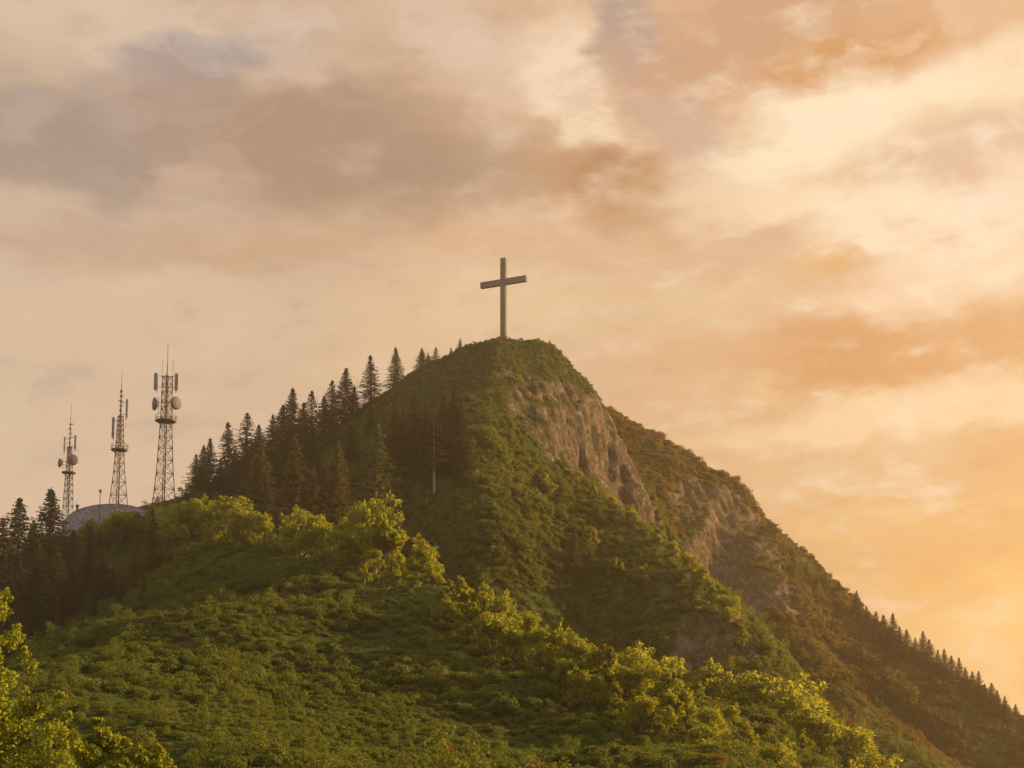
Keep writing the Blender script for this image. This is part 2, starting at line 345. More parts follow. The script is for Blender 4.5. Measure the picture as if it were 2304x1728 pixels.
def bark_material(name, a, b):
    m = bpy.data.materials.new(name); m.use_nodes = True; k = NT(m.node_tree)
    pos = k.n('ShaderNodeNewGeometry').outputs['Position']
    s = k.n('ShaderNodeMapping', {'Vector': pos, 'Scale': (6, 6, 1.2)}).outputs[0]
    n = k.noise(s, 1.5, 5, .65)
    bs = k.n('ShaderNodeBsdfPrincipled', {'Base Color': k.mix(k.rng(n.outputs[0], .35, .7), a, b), 'Roughness': .9})
    k.n('ShaderNodeOutputMaterial', {'Surface': bs}); return m
M_COVER = leaf_material('shrub_leaves', (0.030, 0.066, 0.010, 1), (0.086, 0.140, 0.018, 1), (0.105, 0.098, 0.024, 1), (0.32, 0.33, 0.02, 1), .05, .57)
M_COVER_FAR = leaf_material('glow_tinted_shrub_leaves', (0.044, 0.052, 0.011, 1), (0.110, 0.098, 0.019, 1), (0.130, 0.082, 0.020, 1), (0.36, 0.24, 0.02, 1), .05, .52)  # shrub leaves with the warm evening glow on the rear hill put into the colour
M_HEATH = leaf_material('heath_leaves', (0.040, 0.076, 0.014, 1), (0.098, 0.145, 0.026, 1), (0.125, 0.090, 0.032, 1), (0.22, 0.24, 0.03, 1), .07, .56)
M_LEAF = leaf_material('broad_leaves', (0.056, 0.108, 0.010, 1), (0.120, 0.190, 0.016, 1), (0.158, 0.165, 0.018, 1), (0.62, 0.60, 0.042, 1), .12, .58, .6)
M_RUST = leaf_material('reddish_leaves', (0.085, 0.060, 0.014, 1), (0.16, 0.10, 0.022, 1), (0.12, 0.11, 0.02, 1), (0.36, 0.19, 0.03, 1), .2, .6, .5)
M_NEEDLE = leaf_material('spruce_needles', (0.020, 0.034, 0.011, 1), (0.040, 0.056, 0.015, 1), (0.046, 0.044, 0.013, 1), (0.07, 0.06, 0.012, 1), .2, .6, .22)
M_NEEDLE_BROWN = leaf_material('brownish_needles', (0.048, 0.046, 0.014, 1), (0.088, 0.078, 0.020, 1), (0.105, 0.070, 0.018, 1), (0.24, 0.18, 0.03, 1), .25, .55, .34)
M_NEEDLE_PALE = leaf_material('larch_needles', (0.055, 0.082, 0.020, 1), (0.085, 0.112, 0.028, 1), (0.07, 0.07, 0.02, 1), (0.12, 0.11, 0.02, 1), .25, .6, .3)
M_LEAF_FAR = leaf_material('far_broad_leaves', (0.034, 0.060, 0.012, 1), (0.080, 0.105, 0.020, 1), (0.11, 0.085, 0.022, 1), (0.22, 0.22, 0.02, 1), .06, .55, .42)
M_BARK = bark_material('bark', (0.035, 0.026, 0.019, 1), (0.11, 0.085, 0.062, 1))
M_PALE_BARK = bark_material('pale_bark', (0.16, 0.135, 0.11, 1), (0.34, 0.29, 0.24, 1))

# ------------------------------------------------------------------ foliage shapes
def unit(v): return v / (np.linalg.norm(v, axis=-1, keepdims=True) + 1e-9)
def leaf_quads(rng, P, N, size, aspect=0.55, fold=0.25):
    """one folded diamond per point"""
    n = len(P)
    t = unit(np.cross(N, unit(rng.normal(size=(n, 3))))); b = np.cross(N, t)
    s = (size * rng.uniform(.6, 1.35, n))[:, None] * .5
    V = np.stack([P - t * s, P - b * s * aspect + N * s * fold, P + t * s, P + b * s * aspect + N * s * fold], 1).reshape(-1, 3)
    return V, np.arange(4 * n).reshape(n, 4)
def lobes_leaves(rng, lobes, n, leaf, up=0.35, shell=0.3, rnd=0.75, floor=None):
    L = np.array(lobes); w = L[:, 3] ** 2; w = w / w.sum()
    i = rng.choice(len(L), n, p=w); d = rng.normal(size=(n, 3)); d[:, 2] += up; d = unit(d)
    r = L[i, 3] * (1 - shell * rng.random(n) ** 1.5)
    sq = L[i, 4] if L.shape[1] > 4 else np.ones(n)
    lump = 1 + .16 * np.sin(d[:, 0] * 5 + i) * np.cos(d[:, 1] * 5 + 2 * i) + .10 * np.sin(d[:, 2] * 11 + d[:, 0] * 9 + i)
    P = L[i, :3] + d * (r * lump)[:, None] * np.stack([np.ones(n), np.ones(n), sq], 1)
    if floor is not None: P[:, 2] = np.maximum(P[:, 2], floor)
    N = unit(d + rnd * rng.normal(size=(n, 3)))
    return leaf_quads(rng, P, N, leaf)
def tube(pts, rad, sides=6):
    pts = np.array(pts, float); V, F = [], []
    for i, p in enumerate(pts):
        t = unit(pts[min(i + 1, len(pts) - 1)] - pts[max(i - 1, 0)])
        a = unit(np.cross(t, [0.31, 0.95, 0.05])); b = np.cross(t, a)
        for s in range(sides):
            an = 2 * math.pi * s / sides; V.append(p + (a * math.cos(an) + b * math.sin(an)) * rad[i])
    for i in range(len(pts) - 1):
        for s in range(sides):
            F.append((i * sides + s, i * sides + (s + 1) % sides, (i + 1) * sides + (s + 1) % sides, (i + 1) * sides + s))
    F.append(tuple(range(sides - 1, -1, -1))); F.append(tuple((len(pts) - 1) * sides + s for s in range(sides)))
    return V, F
def join(parts):
    V, F, o = [], [], 0
    for v, f in parts:
        V += list(v); F += [tuple(int(i) + o for i in q) for q in f]; o += len(v)
    return V, F
def mesh_data(name, V, F, mat):
    o = mesh_obj(name, V, F, mat); me = o.data; bpy.data.objects.remove(o); return me

def spruce_mesh(seed, H, Rb, bare=0.06, mat=M_NEEDLE, dens=1.0, ragged=0.25, sparse=0.0):
    """tiers of drooping boughs round a straight stem; returns crown and trunk meshes"""
    rng = np.random.default_rng(seed); P, N, S = [], [], []
    z = H * bare
    while z < H * .985:
        t = (z - H * bare) / (H * (1 - bare)); L0 = Rb * (1 - t) ** .95 * (0.80 + .20 * min(1, t * 7)) + .10
        nb = int(5 + 4 * (1 - t)); a0 = rng.uniform(0, 6.28)
        for k in range(nb):
            if rng.random() < sparse: continue
            a = a0 + 6.283 * k / nb + rng.normal() * .2; L = L0 * (1 - ragged * rng.random() ** 1.3) * (1.18 if rng.random() < .12 else 1)
            slope = .55 * t - .28 + rng.normal() * .07; q = max(3, int(L / (.24 / dens)))
            u = (np.arange(q) + rng.random(q)) / q; u = .08 + .92 * u ** .85
            for sd_ in (-1, 0, 1):
                w = sd_ * (.16 * L * (1 - u) + .13) * rng.uniform(.5, 1.2, q)
                x = np.cos(a) * u * L - np.sin(a) * w; y = np.sin(a) * u * L + np.cos(a) * w
                zz = z + slope * u * L - .16 * L * u * u + .10 * L * u ** 4 - np.abs(w) * .35 + rng.normal(size=q) * .05
                P.append(np.stack([x, y, zz], 1)); N.append(np.stack([np.cos(a) * .35 + rng.normal(size=q) * .45, np.sin(a) * .35 + rng.normal(size=q) * .45, np.ones(q) * .75], 1))
        z += (.34 + .30 * (1 - t)) * H / 20 * rng.uniform(.8, 1.2)
    P = np.concatenate(P); N = unit(np.concatenate(N))
    V, F = leaf_quads(rng, P, N, .46 * (H / 18) ** .5, .45, -.35)
    tip = np.stack([np.zeros(14), np.zeros(14), np.linspace(H * .955, H, 14)], 1)
    V2, F2 = leaf_quads(rng, tip, unit(rng.normal(size=(14, 3)) * [1, 1, .2]), .30, .4)
    V = np.concatenate([V, V2]); F = np.concatenate([F, F2 + len(V) - len(V2)])
    crown = mesh_data('spruce_crown', V, F, mat)
    zz = np.linspace(-1.2, H * .97, 9); r = .017 * H * (1 - (zz + 1.2) / H * .97) + .02
    tv, tf = tube([(.05 * math.sin(i), .05 * math.cos(i * 1.7), q) for i, q in enumerate(zz)], r, 7)
    return crown, mesh_data('spruce_trunk', tv, tf, M_BARK), H

def leafy_mesh(seed, H, W, n, leaf, mat=M_LEAF, nl=17, low=.16, bark=M_BARK):
    """forked trunk with limbs, a crown of many leaf clusters carried at the limb ends"""
    rng = np.random.default_rng(seed); tubes, lobes = [], []
    zf = H * .24
    tubes.append(tube([(0, 0, -1.0), (.05, .02, zf * .5), (.0, .1, zf)], [.035 * H * .5, .03 * H * .5, .026 * H * .5], 7))
    for k in range(nl):
        a = 6.283 * k / nl * 2.4 + rng.normal() * .3; f = rng.random() ** .6
        rad = W * .5 * (.18 + .62 * f) * rng.uniform(.8, 1.1); zc = H * (low + (.80 - low) * (1 - .75 * f * f) * rng.uniform(.72, 1.05))
        if k == 0: rad, zc = W * .06, H * .82
        e = np.array([math.cos(a) * rad, math.sin(a) * rad, zc]); s0 = np.array([0, .05, zf * rng.uniform(.75, 1.0)])
        m1 = s0 * .55 + e * .45 + np.array([0, 0, .07 * H]) + rng.normal(size=3) * .12
        tubes.append(tube([s0, m1, e], [.011 * H, .007 * H, .0025 * H], 5))
        rr = W * .5 * rng.uniform(.17, .34)
        lobes.append((*e, rr, rng.uniform(.75, 1.0)))
        for q in range(6):
            dv = unit(rng.normal(size=3) + [0, 0, .35]); e2 = e + dv * rr * rng.uniform(.7, 1.7)
            lobes.append((*e2, rr * rng.uniform(.28, .62), .9))
            tubes.append(tube([e - dv * .1, e * .4 + e2 * .6, e2], [.003 * H, .0022 * H, .001 * H], 4))
    V, F = lobes_leaves(rng, lobes, n, leaf, .25, .6, .8)
    return mesh_data('leafy_crown', V, F, mat), mesh_data('leafy_trunk', *join(tubes), bark), H

def shrub_mesh(seed, R_, Hh, n, leaf, mat, nl=9):
    rng = np.random.default_rng(seed); lobes = []
    for k in range(nl):
        a = rng.uniform(0, 6.28); d = R_ * .62 * math.sqrt(rng.random()); r = R_ * rng.uniform(.3, .5)
        lobes.append((math.cos(a) * d, math.sin(a) * d, Hh * rng.uniform(.25, .62) * (1 - .35 * d / R_), r, Hh / R_ * rng.uniform(.75, 1.1)))
    V, F = lobes_leaves(rng, lobes, n, leaf, .75, .4, .7, floor=-.15)
    return V, F

# ------------------------------------------------------------------ low shrubs and heath that cover the slopes (nobody could count them)
def pick_points(step, y0, y1, seed, margin=1.18):
    rng = np.random.default_rng(seed)
    xs = np.arange(-.43 * y1 * margin, .43 * y1 * margin, step); ys = np.arange(y0, y1, step)
    gx, gy = np.meshgrid(xs, ys); gx = gx + rng.uniform(-.5, .5, gx.shape) * step; gy = gy + rng.uniform(-.5, .5, gy.shape) * step
    m = (np.abs(gx) < .40 * gy * margin + 4) & (gx > GX[0] + 45) & (gx < GX[-1] - 45)
    return gx[m], gy[m], rng
def cover(name, label, cat, protos, pts):
    """pts: (x, y, z, scale, tilt x, tilt y, turn, which); drawn as copies of the prototype clumps on the points of one mesh"""
    pts = np.asarray(pts, dtype=np.float32)
    o = mesh_obj(name, pts[:, :3], [], [])
    me = o.data
    for nm, tp, v in (('size', 'FLOAT', pts[:, 3]), ('turn', 'FLOAT_VECTOR', pts[:, 4:7]), ('which', 'INT', pts[:, 7].astype(np.int32))):
        a = me.attributes.new(nm, tp, 'POINT'); a.data.foreach_set('vector' if tp == 'FLOAT_VECTOR' else 'value', np.ascontiguousarray(v).ravel())
    g = bpy.data.node_groups.new(name, 'GeometryNodeTree')
    g.interface.new_socket('Geometry', in_out='INPUT', socket_type='NodeSocketGeometry'); g.interface.new_socket('Geometry', in_out='OUTPUT', socket_type='NodeSocketGeometry')
    N, L = g.nodes, g.links
    gi, go = N.new('NodeGroupInput'), N.new('NodeGroupOutput')
    geo = N.new('GeometryNodeJoinGeometry') if False else N.new('GeometryNodeGeometryToInstance')
    for pm in reversed(protos):
        po = bpy.data.objects.new('clump', pm); oi = N.new('GeometryNodeObjectInfo'); oi.inputs['Object'].default_value = po
        L.new(oi.outputs['Geometry'], geo.inputs[0])
    ip = N.new('GeometryNodeInstanceOnPoints'); L.new(gi.outputs[0], ip.inputs['Points']); L.new(geo.outputs[0], ip.inputs['Instance'])
    ip.inputs['Pick Instance'].default_value = True
    def attr(nm, tp):
        a = N.new('GeometryNodeInputNamedAttribute'); a.data_type = tp; a.inputs[0].default_value = nm
        return next(s for s in a.outputs if s.enabled and s.name == 'Attribute')
    L.new(attr('which', 'INT'), ip.inputs['Instance Index']); L.new(attr('turn', 'FLOAT_VECTOR'), ip.inputs['Rotation']); L.new(attr('size', 'FLOAT'), ip.inputs['Scale'])
    L.new(ip.outputs[0], go.inputs[0])
    md = o.modifiers.new('scatter', 'NODES'); md.node_group = g
    tag(o, label, cat, kind='stuff'); return o

SHRUBS = [mesh_data('shrub', *shrub_mesh(100 + i, 1.55, [1.5, 1.2, 1.9, 1.1, 1.6][i], 620, .27, M_COVER, 9 + i), M_COVER) for i in range(5)]
HEATH = [mesh_data('heath', *shrub_mesh(200 + i, 1.0, [.5, .35, .7][i], 240, .20, M_HEATH, 8), M_HEATH) for i in range(3)]
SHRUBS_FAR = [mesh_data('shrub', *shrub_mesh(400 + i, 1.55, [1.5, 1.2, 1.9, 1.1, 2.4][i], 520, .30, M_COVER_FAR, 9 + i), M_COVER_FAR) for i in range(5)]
def sapling(seed, H, W, n, mat):
    rng = np.random.default_rng(seed); L = [(rng.normal() * W * .22, rng.normal() * W * .22, H * f, W * (.42 - .22 * f) * rng.uniform(.7, 1.2), 1.1) for f in np.linspace(.2, .93, 9)]
    V, F = lobes_leaves(rng, L, n, .26, .3, .6, .8, floor=-.15); return mesh_data('sapling', V, F, mat)
SHRUBS += [sapling(300, 3.0, 2.4, 620, M_COVER), sapling(301, 3.6, 2.6, 760, M_COVER), sapling(302, 2.2, 2.0, 420, M_RUST), mesh_data('fern', *shrub_mesh(310, 1.3, .7, 420, .34, M_COVER, 7), M_COVER), mesh_data('fern', *shrub_mesh(311, 1.1, .6, 330, .17, M_HEATH, 9), M_HEATH)]
def make_cover():
    P, H_ = [], []
    for (step, y0, y1, s0) in ((1.3, 70, 175, .64), (1.8, 175, 300, .88), (2.3, 300, 450, 1.1), (2.7, 450, 640, 1.15)):
        x, y, rng = pick_points(step, y0, y1, int(y0))
        steep = np.hypot(field(gx_, x, y), field(gy_, x, y)); more = [(x, y)]          # steep ground needs more plants per map square
        for lim in (.45, .75, 1.05, 1.4):
            q = steep > lim; more.append((x[q] + rng.uniform(-.6, .6, q.sum()) * step, y[q] + rng.uniform(-.6, .6, q.sum()) * step))
        x, y = np.concatenate([m[0] for m in more]), np.concatenate([m[1] for m in more])
        z = zat(x, y); rock = field(ROCK, x, y); gx, gy = field(gx_, x, y), field(gy_, x, y)
        n1 = fbm(x / 18, y / 18, z / 18, 4, .5, 51); n2 = fbm(x / 55, y / 55, z / 55, 3, .5, 57)
        n3g = fbm(x / 9 + 40, y / 9, z / 9, 3, .5, 71)
        top = sstep(z + n1 * 10, 88, 106) * (y < 445) * (y > 380)             # the summit slope is grass and heath
        keep = (rock < .5 + .3 * rng.random(len(x))) & (z > -13.5)
        shr = keep & (rng.random(len(x)) < (1 - .76 * top) * (.92 + .4 * n1)) & ~((n3g > .30) & (y > 285) & (rng.random(len(x)) < .75))
        sc = s0 * np.clip(1 + 1.25 * n1 + .5 * n2, .42, 2.1) * rng.uniform(.7, 1.25, len(x)) * (1 - .45 * top)
        tx, ty = np.arctan(gy) * .45, -np.arctan(gx) * .45
        u = rng.random(len(x)); n3 = fbm(x / 11, y / 11, z / 11, 3, .5, 63)
        which = rng.integers(0, 5, len(x)); which = np.where(u < .012 + .05 * (n3 > .25) + .035 * (y > 300), 5 + rng.integers(0, 2, len(x)), which); which = np.where((u > .9985), 7, which)
        which = np.where((u > .3) & (u < .3 + .5 * sstep(n1 - n3, .15, .5)), 8, which); which = np.where((u > .62) & (u < .62 + .38 * sstep(n3 - n1, .1, .45)), 9, which); rz = rng.uniform(0, 6.28, len(x))
        A = np.stack([x, y, z - .15, sc, tx, ty, rz, which], 1); P.append(A[shr])
        for rep in range(2):
            jx, jy = x + rng.uniform(-.5, .5, len(x)) * step, y + rng.uniform(-.5, .5, len(x)) * step
            rk = field(ROCK, jx, jy)
            hk = ((rk < .3 + .3 * rng.random(len(x))) & ((rng.random(len(x)) < .35 + .65 * top) & (top > .05) | (rng.random(len(x)) < .18) | ((n3g > .26) & (y > 285)))) | ((rk > .5) & (rng.random(len(x)) < .22))
            B = np.stack([jx, jy, zat(jx, jy) - .05, s0 * rng.uniform(.55, 1.15, len(x)), tx * 2, ty * 2, rz, rng.integers(0, 3, len(x))], 1); H_.append(B[hk])
    P, H_ = np.concatenate(P), np.concatenate(H_)
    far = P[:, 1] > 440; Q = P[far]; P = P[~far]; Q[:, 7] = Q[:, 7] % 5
    print('cover', len(P), len(H_))
    cover('rear_shrub_cover', 'hazy shrub cover with painted warm glow on the hill behind the cliff', 'shrubs', SHRUBS_FAR, Q)
    cover('shrub_cover', 'dense green shrub cover over the slopes of the hill', 'shrubs', SHRUBS, P)
    cover('heath_cover', 'low grass and heath on the upper slopes below the cross', 'heath', HEATH, H_)
make_cover()
# ------------------------------------------------------------------ summit cross
def concrete_material(name, a, b):
    m = bpy.data.materials.new(name); m.use_nodes = True; k = NT(m.node_tree)
    pos = k.n('ShaderNodeTexCoord').outputs['Object']
    n = k.noise(pos, 1.3, 6, .7); f = k.noise(pos, 9.0, 4, .7)
    st = k.noise(k.n('ShaderNodeMapping', {'Vector': pos, 'Scale': (3, 3, .25)}).outputs[0], 1.0, 4, .6)
    c = k.mix(k.rng(n.outputs[0], .35, .68), a, b)
    c = k.mix(k.rng(st.outputs[0], .5, .75, 0, .5), c, tuple(v * .55 for v in a[:3]) + (1,))
    c = k.mix(k.rng(f.outputs[0], .55, .8, 0, .5), c, tuple(min(1, v * 1.4) for v in b[:3]) + (1,))
    bp = k.n('ShaderNodeBump', {'Height': f.outputs[0], 'Strength': .5, 'Distance': .05})
    bs = k.n('ShaderNodeBsdfPrincipled', {'Base Color': c, 'Roughness': .85, 'Normal': bp}); k.n('ShaderNodeOutputMaterial', {'Surface': bs}); return m
M_STONE = concrete_material('weathered_concrete', (0.10, 0.088, 0.078), (0.19, 0.172, 0.155))
def bevel_box(x0, x1, y0, y1, z0, z1, b=0.05):
    import bmesh
    bm = bmesh.new(); bmesh.ops.create_cube(bm, size=1.0)
    for v in bm.verts: v.co = Vector(((x0 + x1) / 2 + v.co.x * (x1 - x0), (y0 + y1) / 2 + v.co.y * (y1 - y0), (z0 + z1) / 2 + v.co.z * (z1 - z0)))
    if b: bmesh.ops.bevel(bm, geom=bm.edges[:], offset=b, segments=1, affect='EDGES')
    V = [tuple(v.co) for v in bm.verts]; bm.verts.index_update(); Fc = [tuple(v.index for v in f.verts) for f in bm.faces]; bm.free(); return V, Fc
def build_cross():
    c = at(1133, 764, 420); zb = float(zat(c[0], c[1])); top = at(1133, 581, 420)[2]; bar = at(1133, 635, 420)[2]
    h = top - zb; zc = bar - zb
    e = empty('summit_cross', (c[0], c[1], zb), -R(26))
    tag(e, 'tall grey cross standing on the rounded hilltop', 'cross')
    o = mesh_obj('upright', *bevel_box(-.88, .88, -.62, .62, -1.5, h, .06), M_STONE, e)
    for s in (-1, 1):
        a, b = (-7.75, -.875) if s < 0 else (.875, 7.75)
        o = mesh_obj('crossbar_arm', *bevel_box(a, b, -.60, .60, zc - .93, zc + .93, .06), M_STONE, e)
    mesh_obj('plinth', *bevel_box(-1.7, 1.7, -1.4, 1.4, -1.5, .35, .08), M_STONE, e)
build_cross()

# ------------------------------------------------------------------ radio towers
def tower_material():
    m = bpy.data.materials.new('tower_paint'); m.use_nodes = True; k = NT(m.node_tree)
    tc = k.n('ShaderNodeTexCoord').outputs['Object']; pos = k.n('ShaderNodeNewGeometry').outputs['Position']
    z = k.n('ShaderNodeSeparateXYZ', {0: tc}).outputs[2]
    n = k.noise(pos, 1.4, 4, .7)
    zz = k.math('ADD', z, k.math('MULTIPLY', n.outputs[0], 1.0))
    c = k.mix(k.rng(zz, 6.2, 8.6), (0.42, 0.42, 0.42, 1), (0.085, 0.055, 0.045, 1))
    c = k.mix(k.rng(n.outputs[0], .5, .75, 0, .5), c, (0.10, 0.06, 0.04, 1))
    bs = k.n('ShaderNodeBsdfPrincipled', {'Base Color': c, 'Roughness': .6, 'Metallic': .1}); k.n('ShaderNodeOutputMaterial', {'Surface': bs}); return m
def plain(name, col, rough=.55, metal=0.0, vary=.25):
    m = bpy.data.materials.new(name); m.use_nodes = True; k = NT(m.node_tree)
    pos = k.n('ShaderNodeTexCoord').outputs['Object']; n = k.noise(pos, 2.5, 5, .7)
    c = k.mix(k.rng(n.outputs[0], .35, .75), col, tuple(v * (1 - vary) for v in col[:3]) + (1,))
    bs = k.n('ShaderNodeBsdfPrincipled', {'Base Color': c, 'Roughness': rough, 'Metallic': metal}); k.n('ShaderNodeOutputMaterial', {'Surface': bs}); return m
M_TOWER = tower_material()
M_PANEL = plain('antenna_grey', (0.16, 0.17, 0.175, 1)); M_DISH = plain('dish_grey', (0.105, 0.108, 0.11, 1), .7)
M_STEEL = plain('dark_steel', (0.085, 0.055, 0.045, 1), .6, .2)
def bar(a, b, r, sides=5): return tube([a, b], [r, r], sides)
def lattice(prof, n, r_brace, rot, nleg=3):
    """horizontal rings and crossed diagonals between the legs; prof: (z, radius) list"""
    zs = [p[0] for p in prof]; rs = [p[1] for p in prof]
    z, lv = zs[0], [zs[0]]
    while z < zs[-1] - .4:
        w = np.interp(z, zs, rs) * 1.73; z = min(zs[-1], z + max(n, w * .78)); lv.append(z)
    pt = lambda zq, i: np.array([np.interp(zq, zs, rs) * math.cos(rot + 2 * math.pi * i / nleg), np.interp(zq, zs, rs) * math.sin(rot + 2 * math.pi * i / nleg), zq])
    out = []
    for q in range(len(lv) - 1):
        for i in range(nleg):
            out += [bar(pt(lv[q], i), pt(lv[q + 1], i + 1), r_brace, 4), bar(pt(lv[q], i + 1), pt(lv[q + 1], i), r_brace, 4), bar(pt(lv[q + 1], i), pt(lv[q + 1], i + 1), r_brace, 4)]
    return join(out)
def dish_mesh(rad, depth):
    """drum-backed parabolic dish facing +X"""
    prof = [(depth, 0.0), (depth * .98, rad * .5), (depth * .86, rad * .82), (depth * .7, rad), (depth * .25, rad * 1.0), (-depth * .1, rad * .7), (-depth * .35, rad * .3), (-depth * .38, 0.0)]
    V, F, S = [], [], 22
    for (x, r) in prof:
        for s in range(S): V.append((x, r * math.cos(6.2832 * s / S), r * math.sin(6.2832 * s / S)))
    for i in range(len(prof) - 1):
        for s in range(S): F.append((i * S + s, i * S + (s + 1) % S, (i + 1) * S + (s + 1) % S, (i + 1) * S + s))
    return V, F
def tower(label, px, py, D, prof, plat_z, plat_r, leg_r, brace_r, panels, dishes, whips, mast=None, rail=True):
    c = at(px, py, D); zb = min(c[2], float(zat(c[0], D)) + .1)
    e = empty('radio_tower', (c[0], c[1], zb)); k = c[2] - zb; e.scale.z = 1.037
    tag(e, label, 'radio tower', 'lattice radio towers beside the ridge')
    rot = -R(90) + R(8); zs = [p[0] for p in prof]; rs = [p[1] for p in prof]
    for i in range(3):
        a = rot + 2 * math.pi * i / 3
        pts = [(r * math.cos(a), r * math.sin(a), z + k) for z, r in prof]; pts = [(pts[0][0] * 1.02, pts[0][1] * 1.02, -.8)] + pts
        mesh_obj('mast_leg', *tube(pts, [leg_r] * 2 + [leg_r * .9] * (len(pts) - 2), 6), M_TOWER, e)
    mesh_obj('bracing', *lattice([(z + k, r) for z, r in prof], .75, brace_r, rot), M_TOWER, e)
    # climbing ladder and feeder cables up the middle
    ld = [bar((s * .2, .05, 0), (s * .2, .05, zs[-1] + k), .045, 4) for s in (-1, 1)] + [bar((-.2, .05, z), (.2, .05, z), .03, 4) for z in np.arange(.5, zs[-1] + k, .6)]
    ld += [bar((.05 + .09 * q, .2, 0), (.05 + .09 * q, .2, zs[-1] + k - 2), .05, 5) for q in range(3)]
    mesh_obj('ladder', *join(ld), M_STEEL, e)
    pz = plat_z + k
    P8 = [(plat_r * math.cos(rot + 6.2832 * i / 8), plat_r * math.sin(rot + 6.2832 * i / 8)) for i in range(8)]
    V = [(x, y, pz + dz) for dz in (-.14, .14) for x, y in P8]; Fc = [tuple(range(7, -1, -1)), tuple(range(8, 16))] + [(i, (i + 1) % 8, 8 + (i + 1) % 8, 8 + i) for i in range(8)]
    struts = [bar((P8[i][0] * .95, P8[i][1] * .95, pz - .1), (P8[i][0] * .35, P8[i][1] * .35, pz - .9), .06, 4) for i in range(8)]
    pl = mesh_obj('platform', *join([(V, Fc)] + struts), M_STEEL, e)
    if rail:
        rl = []
        for i in range(8):
            a, b = P8[i], P8[(i + 1) % 8]
            for hh in (.65, 1.25): rl.append(bar((*a, pz + hh), (*b, pz + hh), .045, 4))
            for f in (0, .5): rl.append(bar((a[0] + (b[0] - a[0]) * f, a[1] + (b[1] - a[1]) * f, pz + .1), (a[0] + (b[0] - a[0]) * f, a[1] + (b[1] - a[1]) * f, pz + 1.25), .04, 4))
        mesh_obj('railing', *join(rl), M_STEEL, pl)
    for (x, y, z, w, hh, d) in panels:
        p = mesh_obj('panel_antenna', *bevel_box(x - w / 2, x + w / 2, y - d / 2, y + d / 2, z + k - hh / 2, z + k + hh / 2, .06), M_PANEL, e)
        sx = math.copysign(max(0, abs(x) - w / 2 - .05), x)
        mb = [bar((0, y * .3, z + k + q * hh * .33), (x, y, z + k + q * hh * .33), .06, 5) for q in (-1, 1)] + [bar((x * .86, y + .1, z + k - hh * .66), (x * .86, y + .1, z + k + hh * .52), .06, 5), bar((x - .1, y, z + k - hh / 2 - .6), (x - .1, y, z + k - hh / 2), .05, 4), bar((x + .12, y, z + k - hh / 2 - .45), (x + .12, y, z + k - hh / 2), .05, 4)]
        mesh_obj('antenna_bracket', *join(mb), M_STEEL, p)
    for (x, y, z, r, ang) in dishes:
        V, Fc = dish_mesh(r, r * .62); ca, sa = math.cos(R(ang)), math.sin(R(ang))
        V = [(x + vx * ca - vy * sa, y + vx * sa + vy * ca, z + k + vz) for vx, vy, vz in V]
        d = mesh_obj('dish_antenna', V, Fc, M_DISH, e, smooth=True)
        mesh_obj('dish_bracket', *join([bar((0, 0, z + k + q), (x, y, z + k + q * .6), .07, 5) for q in (-.5, .5)] + [bar((x * .8, y * .8, z + k - r * 1.5), (x * .8, y * .8, z + k + r * 1.1), .06, 5)]), M_STEEL, d)
    for (x, y, z0, z1, r) in whips:
        q = z0 + (z1 - z0) * .35
        mesh_obj('whip_antenna', *tube([(x, y, z0 + k), (x, y, q + k), (x, y, q + k + .02), (x, y, z1 + k)], [r, r, r * .62, r * .4], 6), M_STEEL, e)
    if mast:
        z0, z1, r = mast
        pr = [tube([(0, 0, z0 + k), (0, 0, (z0 + z1) / 2 + k), (0, 0, z1 + k)], [r, r * .8, r * .6], 8)]
        for q in np.arange(z0 + .8, z1, 1.15):
            an = q * 2.3; l = .35 + .35 * ((q * 7.3) % 1)
            pr += [bar((-l * math.cos(an), -l * math.sin(an), q + k), (l * math.cos(an), l * math.sin(an), q + k), .05, 4), tube([(0, 0, q + k - .1), (0, 0, q + k + .1)], [r * 1.5] * 2, 8)]
            pr += [bar((l * math.cos(an), l * math.sin(an), q + k - .3), (l * math.cos(an), l * math.sin(an), q + k + .35), .06, 4)]
        mesh_obj('pole_mast', *join(pr), M_TOWER, e)
    return e
tower('tallest lattice radio tower with two panel antennas, two dishes and three whip aerials', 367, 1146, 330,
      [(0, 3.3), (3, 2.85), (9, 2.2), (20, 1.55), (20.6, 1.5), (31, 1.3)], 20.2, 2.55, .13, .062,
      [(-2.55, -.4, 29.4, .85, 3.9, .5), (2.35, -.3, 29.3, .85, 3.9, .5)],
      [(-2.15, -.7, 24.0, 1.5, 205), (2.2, -.9, 24.1, 1.5, -38)],
      [(0, 0, 30.5, 38.6, .13), (-1.0, -.5, 27, 34.6, .085), (1.45, -.3, 27, 34.5, .085)], mast=(20.5, 31.6, .22))
tower('middle radio tower, slim lattice with a long pole top and two offset panel antennas', 264, 1150, 338,
      [(0, 2.75), (3, 2.3), (9, 1.55), (14.2, 1.15), (22.6, .7)], 14.3, 2.05, .11, .055,
      [(-1.65, -.3, 19.6, .55, 4.8, .4), (1.55, -.2, 24.2, .5, 4.3, .4)], [],
      [(0, 0, 28.3, 33.4, .09), (1.3, .1, 19.5, 22.5, .05), (-.9, -.2, 18.2, 22.2, .045)], mast=(16, 28.8, .25))
